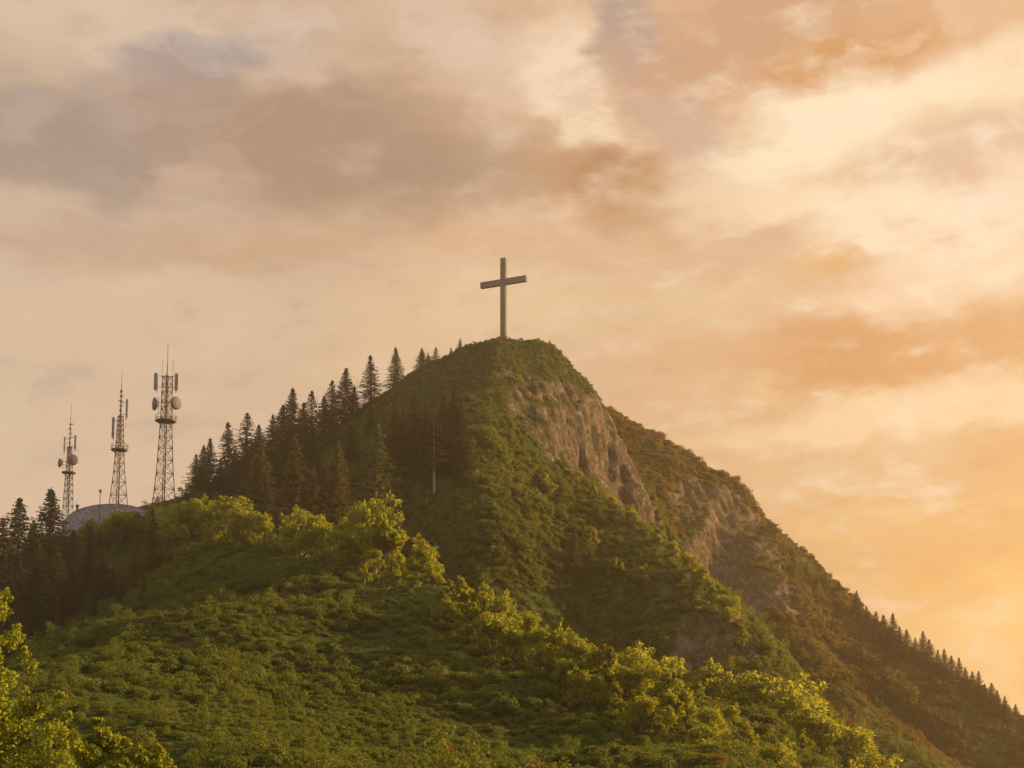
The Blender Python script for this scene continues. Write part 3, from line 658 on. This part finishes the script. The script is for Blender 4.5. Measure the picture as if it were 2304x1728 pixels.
tower('shortest radio tower at the far left with two round dishes under thin panels', 151, 1160, 346,
      [(0, 1.5), (4, 1.3), (10, 1.0), (16.5, .55)], 10.2, 1.7, .09, .05,
      [(1.4, -.2, 17.6, .48, 3.3, .35), (-1.35, -.2, 17.3, .22, 3.4, .22)],
      [(-1.75, -.7, 12.4, 1.05, 215), (1.2, -1.1, 13.0, 1.3, -62)],
      [(0, 0, 21.5, 27.3, .08), (-.65, 0, 15.5, 20.2, .045)], mast=(12, 22.2, .2), rail=False)

# ------------------------------------------------------------------ buildings by the towers
def shingle_material(name, a, b, sc):
    m = bpy.data.materials.new(name); m.use_nodes = True; k = NT(m.node_tree)
    pos = k.n('ShaderNodeTexCoord').outputs['Object']
    n = k.noise(pos, .8, 5, .7); v = k.n('ShaderNodeTexVoronoi', {'Vector': k.n('ShaderNodeMapping', {'Vector': pos, 'Scale': (sc, sc, sc * 1.7)}).outputs[0], 'Scale': 1.0})
    e = k.n('ShaderNodeTexVoronoi', {'Vector': k.n('ShaderNodeMapping', {'Vector': pos, 'Scale': (sc, sc, sc * 1.7)}).outputs[0], 'Scale': 1.0}, feature='DISTANCE_TO_EDGE')
    c = k.mix(k.n('ShaderNodeSeparateColor', {0: v.outputs['Color']}).outputs[0], a, b)
    c = k.mix(k.rng(n.outputs[0], .45, .75, 0, .5), c, tuple(q * .6 for q in a[:3]) + (1,))
    c = k.mix(k.rng(e.outputs[0], .09, .0, 0, .8), c, tuple(q * .3 for q in a[:3]) + (1,))
    bp = k.n('ShaderNodeBump', {'Height': e.outputs[0], 'Strength': .6, 'Distance': .12})
    bs = k.n('ShaderNodeBsdfPrincipled', {'Base Color': c, 'Roughness': .8, 'Normal': bp}); k.n('ShaderNodeOutputMaterial', {'Surface': bs}); return m
M_SHINGLE = shingle_material('grey_stone_cladding', (0.17, 0.175, 0.19, 1), (0.30, 0.30, 0.315, 1), 1.3)
M_RED = plain('red_paint', (0.34, 0.045, 0.03, 1)); M_WHITE = plain('white_paint', (0.55, 0.52, 0.5, 1)); M_DARKWOOD = plain('dark_timber', (0.06, 0.05, 0.045, 1), .8)
def build_buildings():
    c = at(262, 1178, 340); zb = float(zat(c[0], c[1])); top = at(262, 1141, 340)[2]; hh = top - zb + .0
    e = empty('arched_building', (c[0], c[1], zb), R(-8)); tag(e, 'low grey stone clad building with rounded roof behind the radio towers', 'building')
    W, dp, n = 11.6, 9.0, 22
    arc = [(-W * math.cos(math.pi * i / n), max(0, hh) * (max(0, math.sin(math.pi * i / n))) ** .62) for i in range(n + 1)]
    V, Fc = [], []
    for y in (-dp / 2, dp / 2):
        for r in (1.0, .965):
            for x, z in arc: V.append((x * r, y * (1.05 if r == 1 else 1.05), z * r - (0 if z else 1.0)))
    m = n + 1
    for i in range(n):
        Fc += [(i, i + 1, 2 * m + i + 1, 2 * m + i), (m + i + 1, m + i, 3 * m + i, 3 * m + i + 1), (i + 1, i, m + i, m + i + 1), (2 * m + i, 2 * m + i + 1, 3 * m + i + 1, 3 * m + i)]
    mesh_obj('vault_roof', V, Fc, M_SHINGLE, e, smooth=False)
    for nm, y in (('front_wall', -dp / 2), ('rear_wall', dp / 2)):
        V = [(x * .96, y + s * .2, z * .96 - (0 if z else 1.0)) for s in (-1, 1) for x, z in arc]
        Fc = [tuple(range(m - 1, -1, -1)), tuple(range(m, 2 * m))] + [(i, i + 1, m + i + 1, m + i) for i in range(n)]
        mesh_obj(nm, V, Fc, M_SHINGLE, e)
    mesh_obj('door', *bevel_box(-3.2, -2.2, -dp / 2 - .3, -dp / 2 - .18, -.2, 1.9, .03), M_DARKWOOD, e)
    # lamp post and vent in front of it
    c = at(225, 1131, 334); zl = float(zat(c[0], c[1])); t = at(225, 1109, 334)[2] - zl
    e = empty('lamp_post', (c[0], c[1], zl)); tag(e, 'thin dark lamp post with a small round head beside the arched building', 'lamp post')
    mesh_obj('pole', *tube([(0, 0, -.5), (0, 0, t * .5), (0, 0, t)], [.13, .11, .08], 8), M_STEEL, e)
    sp = [(0, .05), (.1, .22), (.3, .34), (.55, .36), (.75, .22), (.9, .05)]
    mesh_obj('lamp_head', *tube([(0, 0, t + z) for z, r in sp], [r for z, r in sp], 12), M_STEEL, e)
    c = at(173, 1165, 338); zl = float(zat(c[0], c[1])); t = at(173, 1136, 338)[2] - zl
    e = empty('vent_stack', (c[0], c[1], zl)); tag(e, 'small stubby vent stack with a thin aerial left of the lamp post', 'vent')
    mesh_obj('stack', *tube([(0, 0, -.4), (0, 0, t - .5), (0, 0, t - .49), (0, 0, t)], [.3, .26, .42, .42], 10), M_STEEL, e)
    mesh_obj('aerial', *tube([(-.1, 0, t - .2), (-.14, 0, t + .6), (-.2, 0, t + 1.2)], [.05, .04, .03], 5), M_STEEL, e)
    c = at(288, 1170, 326); zl = float(zat(c[0], c[1])); t = at(288, 1152, 326)[2] - zl
    e = empty('small_hut', (c[0], c[1], zl), R(6)); tag(e, 'small hut with a flat red roof edge striped white, half hidden by bushes', 'hut')
    mesh_obj('wall', *bevel_box(-1.5, 1.5, -1.2, 1.2, -.6, t - .35, .04), M_DARKWOOD, e)
    mesh_obj('roof', *bevel_box(-1.75, 1.75, -1.5, 1.5, t - .33, t, .04), M_RED, e)
    mesh_obj('roof_stripe', *bevel_box(-1.6, 1.2, -1.53, -1.505, t - .13, t - .04, .0), M_WHITE, e)
build_buildings()
# ------------------------------------------------------------------ trees: each its own thing with crown and trunk
def plant_tree(name, proto, base, height, wide, label, cat, group, mats=None, rz=None, tilt=0.0, seed=[0]):
    seed[0] += 1; rng = random.Random(seed[0])
    crown, trunk, H = proto; s = height / H
    e = empty(name, base, rng.uniform(0, 6.28) if rz is None else rz); e.scale = (s * wide, s * wide, s); e.rotation_euler.x = rng.uniform(-.04, .04) + tilt; e.rotation_euler.y = rng.uniform(-.04, .04)
    tag(e, label, cat, group)
    for nm, me in (('crown', crown), ('trunk', trunk)):
        o = bpy.data.objects.new(nm, me); COL.objects.link(o); o.parent = e
    return e
def crest_D(name, px):
    P = sorted((p[0], p[2]) for p in next(r[2] for r in RIDGES if r[0] == name)); return float(np.interp(px, [p[0] for p in P], [p[1] for p in P]))
def tree_at(name, proto, px, top, D, wide, label, cat, group, hmin=1.5, **kw):
    c = drop(px, D); h = max(hmin, at(px, top, D)[2] - c[2])
    return plant_tree(name, proto, c - np.array([0, 0, .1]), h, wide, label, cat, group, **kw)
ORD = 'first second third fourth fifth sixth seventh eighth ninth tenth eleventh twelfth thirteenth fourteenth fifteenth sixteenth seventeenth eighteenth nineteenth twentieth'.split()
ORD += ['twenty-' + o for o in ORD[:9]] + ['thirtieth'] + ['thirty-' + o for o in ORD[:9]]

SPRUCE = [spruce_mesh(1, 14, 5.4, .04, ragged=.35), spruce_mesh(2, 14, 6.2, .04, ragged=.45), spruce_mesh(3, 14, 4.6, .03, ragged=.4, sparse=.1)]
SPRUCE_MORE = [spruce_mesh(4, 14, 5.0, .03, ragged=.55, sparse=.12), spruce_mesh(5, 14, 5.8, .03, M_NEEDLE, .9, .5, .18)]
SPRUCE_THIN = spruce_mesh(9, 14, 5.6, .08, M_NEEDLE, .8, .45, .22)
G = 'spruces along the left skyline ridge'
sky = [ # px, top, D offset, prototype, width, description
 (1031, 760, 0, 0, 1.15, 'small spruce nearest the cross on the left skyline'), (1012, 780, 0, 2, 1.0, 'tiny spruce seedling just below the small spruce nearest the cross'),
 (976, 780, 0, 3, 1.0, 'small thin spruce, right one of a skyline trio below the summit'), (959, 792, -1, 2, 1.0, 'little middle spruce squeezed in a skyline trio below the summit'),
 (945, 782, -2, 1, 1.05, 'left and widest spruce of a skyline trio below the summit'),
 (885, 780, -1, 0, 1.0, 'tall isolated spruce high on the skyline, first above the gap'), (828, 797, -2, 1, 1.0, 'tall broad isolated spruce with clear sky on both sides'),
 (787, 868, -3, 2, 1.1, 'low spruce filling the skyline gap left of the broad isolated one'), (766, 826, -2, 0, 1.0, 'tall spruce leading the upper cluster on the skyline'),
 (738, 855, -3, 2, 1.0, 'slim pointed spruce at the shoulder of the upper skyline cluster'), (722, 890, -5, 1, 1.1, 'short spruce at the left foot of the upper skyline cluster'),
 (692, 877, -2, 3, 1.05, 'loose branched spruce between the upper and the middle skyline clusters'), (671, 903, -4, 2, 1.0, 'small spruce tucked against the loose branched one'),
 (644, 871, -2, 0, .95, 'tallest spruce of the middle skyline cluster'), (622, 909, -4, 1, 1.1, 'short spruce leaning on the tallest of the middle cluster'),
 (602, 931, -4, 2, 1.1, 'dark spruce at the right edge of the dip in the middle skyline'), (574, 954, -6, 1, 1.1, 'bushy spruce low in the dip of the middle skyline'),
 (543, 928, -2, 3, 1.05, 'airy spruce with sky showing through, above the tallest tower side'), (502, 947, -3, 0, 1.0, 'dense dark spruce left of the airy one on the lower skyline'),
 (459, 985, -4, 2, .95, 'narrow spire spruce at the lower end of the skyline row'), (443, 1000, -5, 1, .9, 'small spruce beside the narrow spire at the lower end'),
 (430, 1020, -6, 2, 1.1, 'lowest little spruce of the skyline row, nearest the towers')]
for i, (px, top, dD, v, w, lab) in enumerate(sky):
    pr = (SPRUCE + [SPRUCE_THIN])[v] if i % 3 else SPRUCE_MORE[(i // 3) % 2]
    tree_at('spruce_tree', pr, px, top, crest_D('summit_west', px) + dD, w * (1.0 + .32 * ((i * 7) % 5) / 4), lab, 'spruce', G)

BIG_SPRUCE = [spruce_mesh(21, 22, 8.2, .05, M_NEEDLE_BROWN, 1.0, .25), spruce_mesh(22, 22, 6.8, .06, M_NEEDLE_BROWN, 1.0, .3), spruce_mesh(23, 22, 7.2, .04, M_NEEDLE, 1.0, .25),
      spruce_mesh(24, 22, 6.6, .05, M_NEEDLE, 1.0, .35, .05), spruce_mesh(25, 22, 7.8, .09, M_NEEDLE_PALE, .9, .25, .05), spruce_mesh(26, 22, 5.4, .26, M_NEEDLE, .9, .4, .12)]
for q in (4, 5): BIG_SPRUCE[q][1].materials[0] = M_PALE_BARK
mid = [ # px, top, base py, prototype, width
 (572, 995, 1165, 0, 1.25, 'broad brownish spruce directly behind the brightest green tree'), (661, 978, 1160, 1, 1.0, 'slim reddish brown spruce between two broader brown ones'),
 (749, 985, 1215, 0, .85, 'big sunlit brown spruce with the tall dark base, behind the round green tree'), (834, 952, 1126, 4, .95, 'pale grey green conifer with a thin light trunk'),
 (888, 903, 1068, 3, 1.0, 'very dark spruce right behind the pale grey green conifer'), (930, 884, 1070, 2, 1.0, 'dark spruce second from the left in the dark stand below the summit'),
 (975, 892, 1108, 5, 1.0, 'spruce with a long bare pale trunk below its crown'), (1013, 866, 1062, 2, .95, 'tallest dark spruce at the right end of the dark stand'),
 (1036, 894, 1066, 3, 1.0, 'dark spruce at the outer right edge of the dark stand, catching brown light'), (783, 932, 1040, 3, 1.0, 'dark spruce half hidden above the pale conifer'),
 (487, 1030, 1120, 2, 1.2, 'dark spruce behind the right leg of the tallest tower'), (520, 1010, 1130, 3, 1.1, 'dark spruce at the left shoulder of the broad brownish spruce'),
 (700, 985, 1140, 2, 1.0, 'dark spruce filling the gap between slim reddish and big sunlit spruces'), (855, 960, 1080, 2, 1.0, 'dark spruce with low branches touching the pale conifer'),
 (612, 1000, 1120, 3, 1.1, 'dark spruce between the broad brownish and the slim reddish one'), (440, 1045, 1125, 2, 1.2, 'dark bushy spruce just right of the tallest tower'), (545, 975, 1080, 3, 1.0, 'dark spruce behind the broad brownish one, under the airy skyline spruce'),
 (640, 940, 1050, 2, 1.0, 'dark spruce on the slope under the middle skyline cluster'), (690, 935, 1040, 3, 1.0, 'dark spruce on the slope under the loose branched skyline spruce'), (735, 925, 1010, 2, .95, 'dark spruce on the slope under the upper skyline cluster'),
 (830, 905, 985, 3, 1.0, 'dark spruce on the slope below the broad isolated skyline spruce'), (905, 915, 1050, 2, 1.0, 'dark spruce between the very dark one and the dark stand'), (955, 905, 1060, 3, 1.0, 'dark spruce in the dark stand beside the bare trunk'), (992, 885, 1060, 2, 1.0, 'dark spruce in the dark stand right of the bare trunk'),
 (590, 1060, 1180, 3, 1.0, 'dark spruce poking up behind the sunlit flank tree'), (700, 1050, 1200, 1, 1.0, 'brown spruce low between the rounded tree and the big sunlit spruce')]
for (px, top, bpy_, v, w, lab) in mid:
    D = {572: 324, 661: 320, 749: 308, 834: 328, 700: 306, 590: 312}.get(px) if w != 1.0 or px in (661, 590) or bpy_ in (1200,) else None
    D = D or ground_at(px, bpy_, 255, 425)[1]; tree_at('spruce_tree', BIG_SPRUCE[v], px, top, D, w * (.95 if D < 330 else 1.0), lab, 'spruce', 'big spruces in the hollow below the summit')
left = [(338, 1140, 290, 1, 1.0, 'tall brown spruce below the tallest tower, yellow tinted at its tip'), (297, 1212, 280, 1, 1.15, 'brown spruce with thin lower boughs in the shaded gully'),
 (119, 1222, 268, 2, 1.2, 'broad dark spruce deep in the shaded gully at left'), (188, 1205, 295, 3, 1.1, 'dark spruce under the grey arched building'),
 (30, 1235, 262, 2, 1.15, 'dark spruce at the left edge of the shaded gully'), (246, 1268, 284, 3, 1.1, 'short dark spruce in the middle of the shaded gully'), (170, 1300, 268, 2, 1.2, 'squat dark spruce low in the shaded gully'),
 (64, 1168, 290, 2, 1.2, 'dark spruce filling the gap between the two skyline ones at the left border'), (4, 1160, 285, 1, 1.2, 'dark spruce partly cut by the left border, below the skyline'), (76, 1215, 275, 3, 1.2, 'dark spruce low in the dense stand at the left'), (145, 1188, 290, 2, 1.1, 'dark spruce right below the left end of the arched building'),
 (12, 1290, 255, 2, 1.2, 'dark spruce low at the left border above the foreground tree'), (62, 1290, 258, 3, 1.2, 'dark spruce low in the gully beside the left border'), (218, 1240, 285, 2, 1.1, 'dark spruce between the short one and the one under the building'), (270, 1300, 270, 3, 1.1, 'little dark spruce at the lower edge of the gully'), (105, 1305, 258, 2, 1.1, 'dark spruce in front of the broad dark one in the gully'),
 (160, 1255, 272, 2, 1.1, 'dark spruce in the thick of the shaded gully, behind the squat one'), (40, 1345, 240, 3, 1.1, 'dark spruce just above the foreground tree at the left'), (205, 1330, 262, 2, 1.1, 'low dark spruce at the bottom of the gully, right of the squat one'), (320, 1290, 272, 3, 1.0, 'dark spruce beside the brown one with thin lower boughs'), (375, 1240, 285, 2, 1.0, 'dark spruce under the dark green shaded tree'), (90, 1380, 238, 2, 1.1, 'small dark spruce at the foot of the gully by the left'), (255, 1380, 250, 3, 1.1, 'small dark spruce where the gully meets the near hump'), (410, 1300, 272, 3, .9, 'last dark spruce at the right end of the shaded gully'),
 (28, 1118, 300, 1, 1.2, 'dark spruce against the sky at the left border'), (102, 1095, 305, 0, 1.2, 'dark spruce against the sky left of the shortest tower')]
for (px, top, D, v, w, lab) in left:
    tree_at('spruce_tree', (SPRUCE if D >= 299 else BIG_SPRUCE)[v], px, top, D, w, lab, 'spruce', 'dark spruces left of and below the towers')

RS = sorted([(1760, 1238), (1775, 1247), (1806, 1266), (1842, 1286), (1852, 1292), (1880, 1312), (1910, 1332), (1955, 1363), (1972, 1374), (2042, 1412), (2110, 1452), (2124, 1464), (2172, 1494), (2228, 1540), (2258, 1562), (2280, 1577), (1791, 1254), (1820, 1266), (1862, 1284), (1894, 1314), (1929, 1325), (1938, 1350), (1993, 1374), (2013, 1383), (2027, 1398), (2060, 1427), (2078, 1421), (2091, 1437), (2140, 1463), (2158, 1475), (2187, 1511), (2200, 1508), (2212, 1529), (2243, 1540)])
look = ['slight', 'bushy', 'pointed', 'stout', 'slender tall', 'stubby']
for i, (px, top) in enumerate(RS):
    top = top + (0, 8, -5, 11, 3, 6, -2)[i % 7]
    D = crest_D('rear_hill', px) - (1.5 + 3 * (i % 3)); tree_at('spruce_tree', SPRUCE[(i * 2) % 3], px, top, D, 1.45 - .22 * (i % 3), f'{look[(i * 5) % 6]} conifer on the hazy right ridge, {ORD[i]} going down from the cliff', 'conifer', 'conifers on the hazy right ridge', hmin=3.5)
def small_bush(px, top, D, w, lab, proto): tree_at('bush', proto, px, top, D, w, lab, 'bush', None, hmin=2.0)

LF = [leafy_mesh(41, 9, 8.5, 6500, .36), leafy_mesh(42, 9, 7.5, 6000, .36, nl=11), leafy_mesh(43, 9, 6.4, 5200, .36, nl=10), leafy_mesh(44, 9, 9.5, 7000, .36, nl=15, low=.16)]
LFF = [leafy_mesh(51, 9, 9, 5000, .42, M_LEAF_FAR), leafy_mesh(52, 9, 8, 5000, .42, M_LEAF_FAR, nl=12)]
LR = leafy_mesh(45, 7, 6.0, 3000, .30, M_RUST, nl=9, low=.3)
small_bush(1239, 768, 424, 1.1, 'dark round bush on the right shoulder of the hilltop', SPRUCE[1]); small_bush(1262, 792, 425, 1.3, 'low bush just under the round one on the right shoulder', LF[1])
small_bush(1553, 1019, 562, 1.3, 'lone bush standing up from the rear hill skyline', LF[1])

tw = [ # px, top, D, prototype, width
 (335, 1124, 312, 1, .8, 'yellow topped leafy tree in front of the tallest tower base'), (420, 1112, 296, 0, 1.05, 'broad green tree just right of the tallest tower'),
 (520, 1110, 292, 3, 1.0, 'largest sunlit yellow green tree in the row right of the towers'), (590, 1150, 288, 1, .9, 'sunlit tree at the right flank of the largest yellow green one'),
 (630, 1150, 285, 2, .8, 'shaded small tree under the slim reddish spruce'), (683, 1136, 282, 0, .95, 'rounded yellow green tree left of the big brown spruce'),
 (738, 1182, 276, 1, .9, 'smaller leafy tree in front of the big brown spruce'), (822, 1108, 287, 0, .85, 'bright round tree right of the big brown spruce'), (866, 1143, 280, 2, .95, 'bright tree leaning out right of the round one'),
 (372, 1132, 310, 3, 1.2, 'low green tree between the yellow topped tree and the broad green tree'), (468, 1140, 300, 1, 1.3, 'leafy tree filling the gap left of the largest yellow green tree'), (556, 1148, 290, 3, 1.2, 'leafy tree filling the gap right of the largest yellow green tree'), (652, 1168, 282, 1, 1.2, 'low bushy tree left under the rounded yellow green one'),
 (712, 1172, 276, 3, 1.2, 'low bushy tree between the rounded one and the smaller leafy one'), (782, 1160, 270, 1, 1.2, 'low bushy tree left under the bright round one'), (850, 1182, 270, 3, 1.2, 'low bushy tree under the leaning bright tree'),
 (250, 1146, 318, 3, 1.2, 'dull green tree below the arched building'), (303, 1146, 320, 1, 1.5, 'dark olive tree between the building and the yellow topped tree'), (380, 1180, 288, 3, 1.1, 'dark green tree in the shade under the broad one'),
 (470, 1205, 280, 3, 1.0, 'shaded lower tree in front of the largest yellow green one'), (196, 1162, 320, 1, 1.6, 'dull green tree left below the arched building'), (560, 1215, 272, 1, 1.1, 'low sunlit tree at the head of the near ridge'), (660, 1215, 266, 3, .9, 'low wide tree under the rounded yellow green one')]
for (px, top, D, v, w, lab) in tw: tree_at('leafy_tree', LF[v], px, top, max(D, crest_D('near_spur', px) - 5) if 310 < px < 640 else (crest_D('near_spur', px) + 8 if px >= 640 else D), w, lab, 'tree', 'leafy trees below the radio towers', hmin=4)

nr = sorted([(700, 1232, 3, 'l'), (770, 1240, 1, 'l'), (905, 1260, 2, 'l'), (935, 1254, 3, 'l'), (970, 1268, 1, 'l'), (1010, 1300, 2, 'l'), (1057, 1318, 3, 'l'), (1107, 1340, 1, 'l'), (1212, 1404, 0, 'l'), (1320, 1442, 3, 'l'),
 (793, 1218, 2, 'l'), (836, 1226, 0, 'l'), (890, 1238, 1, 'l'), (950, 1206, 0, 'l'), (985, 1290, 3, 'l'), (1025, 1320, 0, 'r'), (1040, 1290, 2, 'l'), (1082, 1306, 1, 'l'), (1132, 1334, 0, 'l'), (1180, 1372, 3, 'l'),
 (1252, 1384, 2, 'l'), (1290, 1414, 0, 'l'), (1344, 1450, 1, 'l'), (1376, 1443, 2, 'l'), (1410, 1492, 0, 'l'), (1452, 1488, 3, 'l'), (1505, 1498, 1, 'l'), (1540, 1548, 0, 'l'), (1600, 1585, 3, 'l'), (1670, 1620, 1, 'l'), (1740, 1660, 0, 'l')])
lk = ['compact', 'feathery', 'rounded', 'spreading', 'tall', 'narrow', 'ragged']
for i, (px, top, v, kd) in enumerate(nr):
    D = crest_D('near_spur', px) - 2 + 3 * (i % 2)
    lab = 'small orange leaved tree with thin dark stems on the near ridge crest' if kd == 'r' else f'{lk[(i * 3) % 7]} sunlit tree on the near ridge crest, {ORD[i]} counting down from the towers'
    tree_at('leafy_tree', LR if kd == 'r' else LF[v], px, top, D, [.85, .95, 1.05, .8][i % 4], lab, 'tree', 'sunlit trees along the near ridge crest', hmin=3)
nf = [(815, 1262, 2), (870, 1278, 0), (925, 1290, 3), (1000, 1335, 1), (1062, 1345, 2), (1110, 1372, 3), (1155, 1400, 0), (1215, 1440, 1), (1275, 1478, 3), (1325, 1500, 0), (1385, 1530, 2), (1440, 1560, 3), (1500, 1582, 1), (1570, 1620, 0), (1640, 1660, 3)]
for i, (px, top, v) in enumerate(nf):
    tree_at('leafy_tree', LF[v], px, top, crest_D('near_spur', px) - 9 - 3 * (i % 2), [1.0, .9, 1.1][i % 3], f'{lk[(i * 4 + 5) % 7]} low tree before the near ridge crest, {ORD[i]} counting down from the towers', 'tree', 'low trees in front of the near ridge crest', hmin=2.5)
ms = sorted([(1168, 1050, 'c'), (1151, 982, 'r'), (1300, 1058, 'c'), (1340, 1085, 'c'), (1380, 1112, 'c'), (1428, 1143, 'c'), (1486, 1183, 'c'), (1516, 1214, 'c'), (1552, 1240, 'c'), (1590, 1268, 'c'), (1640, 1335, 'c'), (1672, 1400, 'c'), (1230, 1062, 's'), (1440, 1270, 's'), (1390, 1250, 's'), (1335, 1180, 's')], key=lambda q: q[1])
for i, (px, top, kd) in enumerate(ms):
    D = ground_at(px, top + 62, 270, 425)[1] if kd == 's' else crest_D('mid_spur', px) - 1
    tree_at('leafy_tree', LR if kd == 'r' else LF[(i * 3 + 1) % 4], px, top, D, [1.1, .95, 1.2][i % 3] * (.85 if kd == 'c' else 1), 'reddish bush high on the middle spur below the rock face' if kd == 'r' else f'{lk[(i * 4 + 1) % 7]} leafy tree on the middle spur beside the cliff, {ORD[i]} from the top', 'tree', 'leafy trees along the middle spur', hmin=3.5)
tree_at('spruce_tree', BIG_SPRUCE[1], 1289, 1180, ground_at(1289, 1303, 270, 425)[1], 1.0, 'brownish spruce on the slope of the middle spur, alone among leafy trees', 'spruce', None)
br = sorted([(1590, 1478, 258), (1648, 1502, 256), (1702, 1518, 255), (1752, 1512, 252), (1800, 1560, 246), (1843, 1590, 238), (1895, 1606, 235), (1568, 1560, 200), (1640, 1600, 190), (1720, 1610, 205), (1800, 1650, 190), (1510, 1470, 258), (1420, 1445, 262)])
for i, (px, top, D) in enumerate(br):
    tree_at('leafy_tree', LF[(i * 3) % 4], px, top, D, [1.15, 1.0, 1.25][i % 3], f'{lk[(i * 2 + 3) % 7]} green tree below the lower rock patch, {ORD[i]} of the group toward the corner', 'tree', 'green trees at the foot of the right slope', hmin=4)

fr = sorted([(1745, 1318, 545), (1790, 1345, 530), (1840, 1380, 520), (1880, 1400, 515), (1930, 1440, 505), (1770, 1440, 485), (1830, 1490, 475), (1900, 1525, 468), (2010, 1500, 490), (2070, 1575, 490), (1690, 1440, 480), (1650, 1480, 470)])
for i, (px, top, D) in enumerate(fr):
    tree_at('leafy_tree', LFF[i % 2], px, top, D, [1.25, 1.1, 1.4][i % 3], f'{lk[(i * 5 + 2) % 7]} hazy leafy tree on the far right slope, {ORD[i]} outward from the rear cliff', 'tree', 'hazy leafy trees on the far right slope', hmin=6)

# the leafy tree close to the camera at the lower left, and the bush beside it
def near_tree():
    rng = np.random.default_rng(77); D = 52.0
    c = drop(-130, D); e = empty('foreground_tree', c); tag(e, 'yellow green leafy tree close by, cut off by the lower left edge', 'tree')
    tubes, lobes = [], []
    def W(px, py, dD): return at(px, py, D + dD) - c
    tubes.append(tube([(0, 0, -.6), (.1, 0, 2.0), (0, .2, 4.2), (.2, .1, 6.6)], [.24, .19, .14, .07], 8))
    spots = [(-10, 1375, 0, .55), (12, 1345, .3, .28), (25, 1440, .5, .42), (55, 1475, .2, .24), (-30, 1480, -.4, .6), (10, 1530, 0, .5), (50, 1600, .4, .6), (95, 1590, .2, .36), (135, 1572, .4, .26), (70, 1500, 1.0, .3), (-20, 1600, -.8, .8),
             (120, 1650, 0, .5), (160, 1665, .5, .36), (150, 1610, .3, .2), (40, 1690, -.5, .9), (130, 1720, -.3, .6), (-60, 1690, -1, 1.0), (-90, 1420, .5, .9), (-150, 1520, .8, 1.2), (-170, 1640, 0, 1.1), (-240, 1480, .6, 1.1), (-300, 1600, -.5, 1.2), (-180, 1400, 1, .9), (-80, 1560, 1.2, .9)]
    for (px, py, dD, r) in spots:
        q = W(px, py, dD); lobes.append((*q, r, .85)); s0 = np.array([.05, .1, min(6.2, max(1.6, q[2] - abs(q[0]) * .45))])
        tubes.append(tube([s0, s0 * .5 + q * .5 + np.array([0, 0, -.15]), q], [.055, .035, .012], 5))
        for _ in range(5):
            d = unit(rng.normal(size=3) + [.2, 0, .25]); lobes.append((*(q + d * r * rng.uniform(.7, 1.25)), r * rng.uniform(.22, .5), .9)); tubes.append(tube([q, q + d * r * 1.1], [.014, .006], 4))
    V, F = lobes_leaves(rng, lobes, 26000, .15, .2, .55, .85)
    mesh_obj('crown', V, F, M_LEAF, e); mesh_obj('trunk', *join(tubes), M_BARK, e)
    c = drop(285, 56); e = empty('foreground_bush', c); tag(e, 'yellow green bush close by, right of the foreground tree at the lower edge', 'bush')
    tubes, lobes = [], []
    for (px, py, dD, r) in [(230, 1660, 0, .45), (215, 1625, .3, .22), (260, 1690, .3, .5), (310, 1700, 0, .4), (355, 1690, .2, .2), (340, 1720, .4, .5), (200, 1700, -.4, .6), (280, 1740, -.3, .7), (370, 1735, 0, .35)]:
        q = at(px, py, 56 + dD) - c; lobes.append((*q, r, .9)); tubes.append(tube([(0, 0, -.4), q * .5 + np.array([0, 0, .1]), q], [.05, .03, .01], 5))
        for _ in range(4):
            d = unit(rng.normal(size=3) + [.1, 0, .4]); lobes.append((*(q + d * r * rng.uniform(.7, 1.2)), r * rng.uniform(.25, .5), .9))
    V, F = lobes_leaves(rng, lobes, 9000, .15, .2, .55, .85)
    mesh_obj('crown', V, F, M_LEAF, e); mesh_obj('stem', *join(tubes), M_BARK, e)
near_tree()
# ------------------------------------------------------------------ haze
def build_haze():
    m = bpy.data.materials.new('haze_air'); m.use_nodes = True; k = NT(m.node_tree)
    v = k.n('ShaderNodeVolumePrincipled', {'Color': (0.98, 0.84, 0.66, 1), 'Density': HAZE_DENSITY, 'Anisotropy': 0.84})
    k.n('ShaderNodeOutputMaterial', {'Volume': v})
    a, z0, z1 = 1550.0, -16.0, 175.0
    vs = [(x, y, z) for z in (z0, z1) for (x, y) in ((-a, -a), (a, -a), (a, a), (-a, a))]
    h = mesh_obj('haze', vs, [(3, 2, 1, 0), (4, 5, 6, 7), (0, 1, 5, 4), (1, 2, 6, 5), (2, 3, 7, 6), (3, 0, 4, 7)], m)
    tag(h, 'warm golden evening haze filling the air around the hill', 'haze', kind='stuff')
HAZE_DENSITY = 0.00031
build_haze()
